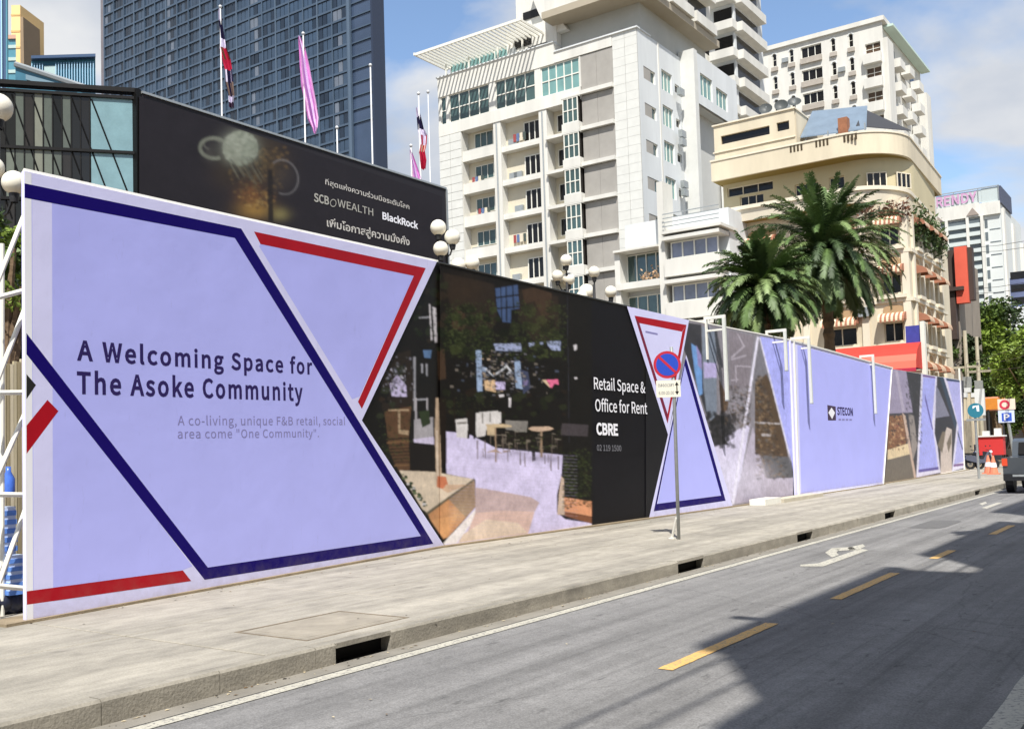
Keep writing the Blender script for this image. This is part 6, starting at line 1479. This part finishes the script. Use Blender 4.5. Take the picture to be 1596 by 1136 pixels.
# round teal bus-stop sign
g = onz(1526, 746)
ts = thing('round_stop_sign', 'round teal sign with a white mark on a pole near the hoarding end', 'road sign', (g.x, g.y, 0))
zt = atd(1520, 628, (g-CAM).dot(_f)).z
obj('pole', MB().tube([(0, 0, 0), (-.02, 0, zt)], .05, 8), M['galv'], ts); rr = 11.5/F*(g-CAM).dot(_f)
TS = Matrix.Rotation(.3, 3, 'Z')
def rot(mb, R3): mb.v = [tuple(R3 @ Vector(v)) for v in mb.v]; return mb
obj('disc', rot(MB().prism([(rr*math.cos(2*math.pi*k/28), -.08, zt-rr+rr*math.sin(2*math.pi*k/28)) for k in range(28)], (0, .03, 0)), TS), mat('teal sign face', (34, 112, 132), .5), ts, fix=True)
obj('mark', rot(MB().poly([(-rr*.35, -.085, zt-rr*.75), (rr*.1, -.085, zt-rr*.45), (rr*.15, -.085, zt-rr*1.1), (rr*.45, -.085, zt-rr*1.15), (rr*.45, -.085, zt-rr*.3), (-rr*.35, -.085, zt-rr*.4)]), TS), M['white'], ts)
obj('plate', rot(MB().box(-rr*1.2, -.07, zt-rr*2.4, rr*1.2, -.04, zt-rr*2.1), TS), M['galv'], ts)
# parking sign with red sign above
g = onz(1583, 728); dd = (g-CAM).dot(_f)
ps = thing('parking_sign', 'square blue and white sign below a round red and white one on a pole', 'road sign', (g.x, g.y, 0))
sc_ = dd/F; zt = atd(1577, 622, dd).z
obj('pole', MB().tube([(0, 0, 0), (-.35, 0, zt)], .08, 8), M['galv'], ps)
def rect_px(x0, x1, y0, y1, yo): return MB().box((x0-1583)*sc_, yo, atd(1577, y1, dd).z, (x1-1583)*sc_, yo+.03, atd(1577, y0, dd).z)
obj('blue_plate', rect_px(1563, 1586, 639, 658, -.12), mat('sign white blue', (206, 216, 240), .5), ps); obj('blue_symbol', rect_px(1568, 1582, 643, 656, -.125), mat('sign blue deep', (50, 88, 190), .5), ps)
sign_text('P', (1571-1583)*sc_, (1579-1583)*sc_, atd(1577, 654, dd).z, 9*sc_, M['white'], y=-.14, root=ps, bold=.04)
obj('red_plate', rect_px(1563, 1588, 621, 638, -.12), mat('sign cream', (236, 214, 196), .5), ps)
rrd = 7.5*sc_; zc2 = atd(1577, 630, dd).z; xc2 = (1573-1583)*sc_
obj('red_ring', disc(rrd*.55, rrd, -.13, zc=zc2, xc=xc2), mat('sign red2', (206, 56, 80), .5), ps)
# orange board
g = atd(1551, 628, 66)
ob = thing('orange_board', 'wide orange board on posts in front of the trees beside the parking sign', 'sign', (g.x, g.y, 0))
boxo(ob, 'panel', mat('orange board', (206, 130, 44), .6, .12, 2), (-.62, -.05, g.z-.42, .5, .05, g.z+.32)); boxo(ob, 'border', mat('salmon board edge', (226, 160, 130), .6), (-.72, .051, g.z-.5, .6, .08, g.z+.42)); boxo(ob, 'post', blackm, (-.5, .002, 0, -.42, .17, g.z), (.36, .002, 0, .44, .17, g.z))
# red and white market umbrella-stall block, crowd clutter beyond
g = onz(1546, 722)
rs = thing('red_stall', 'small red stall with a pale top on the far footpath', 'stall', (g.x, g.y, 0))
boxo(rs, 'counter', mat('stall red', (196, 48, 50), .6), (-.75, 0, .55, .75, .8, 1.75)); boxo(rs, 'top', M['wallc'], (-.85, -.1, 1.751, .85, .9, 1.85)); boxo(rs, 'leg', blackm, (-.7, .05, 0, -.62, .13, .55), (.62, .05, 0, .7, .13, .55), (-.7, .7, 0, -.62, .78, .55), (.62, .7, 0, .7, .78, .55)); boxo(rs, 'goods', M['wallc'], (-.5, .1, 1.851, -.1, .5, 2.15)); boxo(rs, 'goods', M['wallc'], (.2, .2, 1.851, .6, .6, 2.3))
for i, (px, py, lab) in enumerate(((1541, 738, 'orange and white traffic cone by the red stall, nearer the hoarding'), (1549, 739, 'orange and white traffic cone by the red stall, nearer the road'))):
    g = onz(px, py)
    t = thing('traffic_cone', lab, 'cone', (g.x, g.y, 0), 'traffic cones by the red stall'); obj('base', MB().box(-.25, -.25, 0, .25, .25, .05), mat('cone orange', (214, 128, 96), .7), t)
    obj('cone', MB().lathe((0, 0, .05), [(.2, 0), (.04, .8), (.001, .81)], 12), MATS['cone orange'], t); obj('band', MB().lathe((0, 0, .05), [(.152, .28), (.11, .48)], 12), M['white'], t)
# motorbikes
def scooter(label, g, rz, body):
    t = thing('scooter', label, 'scooter', (g.x, g.y, 0), 'scooters parked beyond the hoarding', rz=rz)
    for x in (-.62, .62):
        w_ = MB(); n = 18
        for k in range(n):
            a = 2*math.pi*k/n; b = 2*math.pi*(k+1)/n
            w_.prism([(x+.28*math.cos(a), -.05, .28+.28*math.sin(a)), (x+.28*math.cos(b), -.05, .28+.28*math.sin(b)), (x+.17*math.cos(b), -.05, .28+.17*math.sin(b)), (x+.17*math.cos(a), -.05, .28+.17*math.sin(a))], (0, .1, 0))
        o = obj('wheel', w_, blackm, t); obj('hub', MB().box(x-.06, -.04, .22, x+.06, .04, .34), M['galv'], o)
    obj('body', MB().prism([(-.75, -.14, .5), (-.2, -.14, .35), (.2, -.14, .34), (.45, -.14, .9), (.38, -.14, .95), (.12, -.14, .5), (-.15, -.14, .55), (-.3, -.14, .74), (-.8, -.14, .78)], (0, .28, 0)), body, t, fix=True)
    obj('seat', MB().box(-.75, -.13, .78, -.15, .13, .88), blackm, t); obj('fork', MB().tube([(.64, 0, .3), (.42, 0, 1.0)], .035, 6), M['galv'], t); obj('handlebar', MB().tube([(.38, -.32, 1.05), (.4, 0, 1.0), (.38, .32, 1.05)], .02, 6), blackm, t)
    obj('headlight', MB().ball((.5, 0, .92), .08, 8, 6), M['white'], t, smooth=True); obj('mirror', MB().box(.34, -.34, 1.2, .36, -.24, 1.28).box(.34, .24, 1.2, .36, .34, 1.28), blackm, t)
scooter('navy scooter parked against the end of the hoarding', onz(1512, 731), -.5, mat('scooter navy', (44, 52, 84), .35))
scooter('grey scooter parked behind the round teal sign pole', onz(1531, 731), -.2, mat('scooter grey', (96, 100, 116), .35))
scooter('black scooter in the shade beside the parking sign pole', onz(1566, 714), .2, mat('scooter black', (30, 30, 34), .35))
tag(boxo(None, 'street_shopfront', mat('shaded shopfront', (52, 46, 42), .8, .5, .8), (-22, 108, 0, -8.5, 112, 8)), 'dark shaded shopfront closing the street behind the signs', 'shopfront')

# pickup at the right edge
pk = thing('pickup_truck', 'dark grey pickup truck seen from behind in the lane', 'pickup', (-4.78, 35.6, ZR))
pc = mat('pickup paint', (74, 80, 86), .28, .08, 2, metal=.3, coat=.5); pdk = mat('bumper black', (24, 25, 28), .5)
def car_box(name, m, pts, x0, x1, parent): return obj(name, MB().prism([(x0, y, z) for y, z in pts], (x1-x0, 0, 0)), m, parent, fix=True)
bdy = car_box('body', pc, [(.02, .55), (0, 1.16), (1.9, 1.18), (1.92, 1.2), (2.15, 1.68), (2.5, 1.78), (3.6, 1.76), (4.2, 1.22), (5.15, 1.1), (5.3, .8), (5.28, .45), (.1, .45)], -.9, .9, pk)
bv = bdy.modifiers.new('bevel', 'BEVEL'); bv.width = .05; bv.segments = 3
car_box('rear_window', M['glassd'], [(1.9, 1.22), (1.88, 1.24), (2.1, 1.64), (2.14, 1.64)], -.7, .7, pk)
for s_ in (-1, 1):
    x = s_*.905
    car_box('side_window', M['glassd'], [(2.15, 1.24), (2.32, 1.64), (3.5, 1.64), (3.9, 1.26)], x-.005*s_, x+.006*s_, pk)
    car_box('tail_light', mat('tail lamp', (214, 74, 40), .25, emis=0), [(-.03, .9), (-.03, 1.14), (.16, 1.14), (.16, .9)], x-.15*s_, x+.012*s_, pk)
    for y in (.95, 4.25):
        w_ = MB(); n = 24; cy, cz = y, .36
        w_.prism([(x-.2*s_, cy+.36*math.cos(2*math.pi*k/n), cz+.36*math.sin(2*math.pi*k/n)) for k in range(n)], (.24*s_, 0, 0)); o = obj('wheel', w_, pdk, pk, fix=True)
        w2 = MB(); w2.prism([(x+.04*s_, cy+.21*math.cos(2*math.pi*k/n), cz+.21*math.sin(2*math.pi*k/n)) for k in range(n)], (.012*s_, 0, 0)); obj('rim', w2, M['galv'], o, fix=True)
        ar2 = MB(); [ar2.prism([(x-.02*s_, cy+.44*math.cos(math.pi*k/10), cz+.42*math.sin(math.pi*k/10)), (x-.02*s_, cy+.44*math.cos(math.pi*(k+1)/10), cz+.42*math.sin(math.pi*(k+1)/10)), (x-.02*s_, cy+.37*math.cos(math.pi*(k+1)/10), cz+.37*math.sin(math.pi*(k+1)/10)), (x-.02*s_, cy+.37*math.cos(math.pi*k/10), cz+.37*math.sin(math.pi*k/10))], (.06*s_, 0, 0)) for k in range(10)]; obj('wheel_arch', ar2, pdk, pk, fix=True)
boxo(pk, 'rear_bumper', pdk, (-.88, -.14, .42, .88, .04, .64)); boxo(pk, 'bumper_step', M['galv'], (-.6, -.16, .55, .6, -.141, .62)); boxo(pk, 'tailgate_handle', pdk, (-.15, -.02, 1.0, .15, -.001, 1.08)); boxo(pk, 'number_plate', M['white'], (-.2, -.165, .43, .2, -.161, .54))
boxo(pk, 'mirror', pdk, (-1.12, 3.5, 1.2, -.93, 3.6, 1.38), (.93, 3.5, 1.2, 1.12, 3.6, 1.38))

# ================================================================== OUR SIDE OF THE STREET (outside the frame; it shades the road)
rf = struct(boxo(None, 'near_footpath', M['conc'], (-.62, -40, -.3, 3.6, 200, -.02)))
def shophouse(label, y0, y1, h, x0=2.6, extra=0):
    t = thing('shophouse', label, 'building', (x0, y0, 0), 'shophouses on the near side of the street')
    l = y1-y0; hol = []
    wallm = mat('shophouse wall %d' % (int(h) % 3), [(196, 188, 172), (176, 172, 166), (206, 196, 170)][int(h) % 3], .85, .1, .6, streak=True)
    boxo(t, 'body', wallm, (.3, 0, 0, 12, l, h))
    for z in range(1, int(h/3.2)):
        for k in range(int(l/3.2)):
            u = .8+k*3.2
            o = link('window', window_meshes(1.8, 1.5, 3, 1, fw=.07, glass=M['glassd'])[0], t, (.24, u+1.8, z*3.2+.9), -math.pi/2); link('pane', window_meshes(1.8, 1.5, 3, 1, fw=.07, glass=M['glassd'])[1], o)
        boxo(t, 'ledge', wallm, (-.2, 0, z*3.2-.1, .3, l, z*3.2+.08))
    boxo(t, 'shopfront', M['glassd'], (.2, .4, 0, .29, l-.4, 2.7)); boxo(t, 'parapet', wallm, (.1, 0, h, .35, l, h+.5))
shophouse('tall plain shophouse row opposite the café picture', -1.8, 4.6, 16.5, 2.3)
shophouse('second taller shophouse opposite the contractor board', 6.4, 13.5, 16.4, 2.3)
shophouse('third shophouse opposite the far hoarding', 14.6, 26, 19.5, 2.8)
shophouse('lower shophouse behind the viewer', -13.0, -2.0, 13.2, 2.5)
shophouse('set back shophouse far down the near side', 40, 70, 14, 6)
tree('street tree on the near footpath whose crown shades the lane', 1.6, 5.6, 0, 1.9, 9.2, 31, 5200, .12, (gl2, gl3), .6)
tree('second street tree on the near footpath', 2.0, 14.5, 0, 2.3, 9.6, 32, 5200, .13, (gl2, gl3), .6)
up = thing('utility_pole', 'utility pole with double crossarms on the near footpath', 'utility pole', (1.1, 4.4, 0))
obj('pole', MB().tube([(0, 0, 0), (0, 0, 9.6)], .14, 10, .1), MATS['pole concrete'], up); obj('crossarm', MB().box(-1.9, -.06, 9.0, 1.2, .06, 9.14).box(-1.4, .3, 8.2, 1.2, .42, 8.34), MATS['pole concrete'], up)
cab = MB()
for x, z in ((-1.15, 9.2), (-.7, 9.2)):
    P = [(x+1.1, -30+k*1.0, z-.35*(1-((k % 30)/15-1)**2)) for k in range(0, 80)]
    cab.tube(P, .025, 4)
tag(obj('overhead_cables', cab, blackm), 'two overhead cables strung along the near side of the street', 'cables')

# ================================================================== SMALL WEAR AND CLUTTER
acm = MB().box(0, -.35, 0, .85, 0, .6).mesh('air_conditioner', M['galv']); rnd = random.Random(4)
for i in range(9):
    z = FZ[i % 7]; link('air_conditioner', acm, wa, ((-17.9, -13.5, -13.0)[i % 3], .9, z+.35))
for k in range(6): link('air_conditioner', acm, wa, (.36, 6.3, 21.0+k*2.2 if k % 2 else 19.5+k*2.2), math.pi/2)
for k in range(5): link('air_conditioner', acm, ho, (-13.4+rnd.choice([0, 7.6]), -.02, FH[k]+.1))
for k in range(7): link('air_conditioner', acm, be, (-7.4 if k < 4 else -2.9+.0, -.03, (13.2-3.05*k) if k < 4 else (12.6-3.05*(k-4))))
obj('drain_pipe', MB().tube([(-14.3, -.1, 0), (-14.3, -.1, 31)], .07, 6), M['galv'], wa); obj('drain_pipe', MB().tube([(-9.4, -.1, 0), (-9.4, -.1, 31)], .07, 6), M['galv'], wa)
obj('drain_pipe', MB().tube([(-7.0, -.1, 0), (-7.0, -.1, 16.6)], .06, 6), M['creaml'], be)
for u0, u1, z in ((-17.6, -16.2, 25.9), (-13.2, -12.2, 19.9), (-17.0, -15.6, 22.9), (-12.9, -12.0, 28.9)):     # laundry on balconies
    for k in range(4): boxo(wa, 'laundry', mat('laundry %d' % k, [(150, 70, 70), (90, 110, 150), (210, 200, 180), (70, 80, 76)][k], .9), (u0+k*.35, .5, z+.3, u0+k*.35+.28, .53, z+1.0))
# leaf litter and grit along kerb and plinth
mb = MB()
for _ in range(900):
    r = rnd.random()
    if r < .45: x, y, z = -6.34+abs(rnd.gauss(0, .07)), rnd.uniform(3, 45), ZR+.008
    elif r < .8: x, y, z = -10.15-.0*r+rnd.uniform(-.6, .6)**2-.25, rnd.uniform(5, 45), .006
    else: x, y, z = rnd.uniform(-10, -1.5), rnd.uniform(4, 40), ZR+.009
    if r >= .8 and x < -6.3: z = .006
    s_ = rnd.uniform(.006, .028); a = rnd.random()*6.28; c, d = math.cos(a)*s_, math.sin(a)*s_
    mb.poly([(x+c, y+d, z), (x-d*.5, y+c*.5, z+.004), (x-c, y-d, z), (x+d*.5, y-c*.5, z+.002)], rnd.randrange(3))
o = obj('leaf_litter', mb, [mat('litter brown', (110, 86, 56), .9), mat('litter pale', (190, 176, 146), .9), mat('litter dark', (60, 54, 46), .9)]); o['kind'] = 'stuff'
# asphalt patches and skid marks
pt = mat('asphalt patch', (98, 97, 96), .9, .2, 14, bump=.3)
for x0, y0, w_, l in ((-5.3, 21.5, .7, 2.2),):
    n = 14; struct(obj('road_patch', MB().poly([(x0+w_*(.5+.5*math.copysign(abs(math.cos(t))**.35, math.cos(t)))*rnd.uniform(.95, 1.03), y0+l*(.5+.5*math.copysign(abs(math.sin(t))**.35, math.sin(t)))*rnd.uniform(.97, 1.03), ZR+.0035) for t in [2*math.pi*k/n for k in range(n)]]), pt))

car_m = mat('parked car silver', (150, 152, 156), .3, .05, 2, metal=.4); car_d = mat('parked car dark', (50, 54, 66), .3, .05, 2)
def small_car(label, x, y, rz, m):
    t = thing('parked_car', label, 'car', (x, y, ZR), 'cars parked beyond the hoarding', rz=rz)
    o = obj('body', MB().prism([(-.85, yy, z) for yy, z in ((0, .4), (.02, .95), (.5, 1.02), (.95, 1.45), (2.6, 1.46), (3.2, 1.0), (4.1, .85), (4.2, .4))], (1.7, 0, 0)), m, t, fix=True); bv = o.modifiers.new('bevel', 'BEVEL'); bv.width = .06; bv.segments = 2
    obj('rear_window', MB().poly([(-.65, .56, 1.06), (.65, .56, 1.06), (.6, .93, 1.4), (-.6, .93, 1.4)]), M['glassd'], t, (0, -.03, .02))
    for sx in (-1, 1):
        obj('side_window', MB().poly([(sx*.86, 1.0, 1.03), (sx*.86, 3.0, 1.03), (sx*.86, 2.55, 1.4), (sx*.86, 1.15, 1.4)]), M['glassd'], t)
        obj('tail_light', MB().box(sx*.84-.1*(sx > 0), -.02, .75, sx*.84+.1*(sx < 0), .03, .92), MATS['tail lamp'], t)
        for yy in (.8, 3.3): obj('wheel', MB().prism([(sx*.7, yy+.31*math.cos(math.pi*k/9), .31+.31*math.sin(math.pi*k/9)) for k in range(18)], (.18*sx, 0, 0)), pdk, t, fix=True)
small_car('small silver car parked in the shade beyond the red stall', -10.2, 78, .5, car_m)
small_car('small dark car parked in the shade beyond the scooters', -12.0, 72.5, 1.2, car_d)
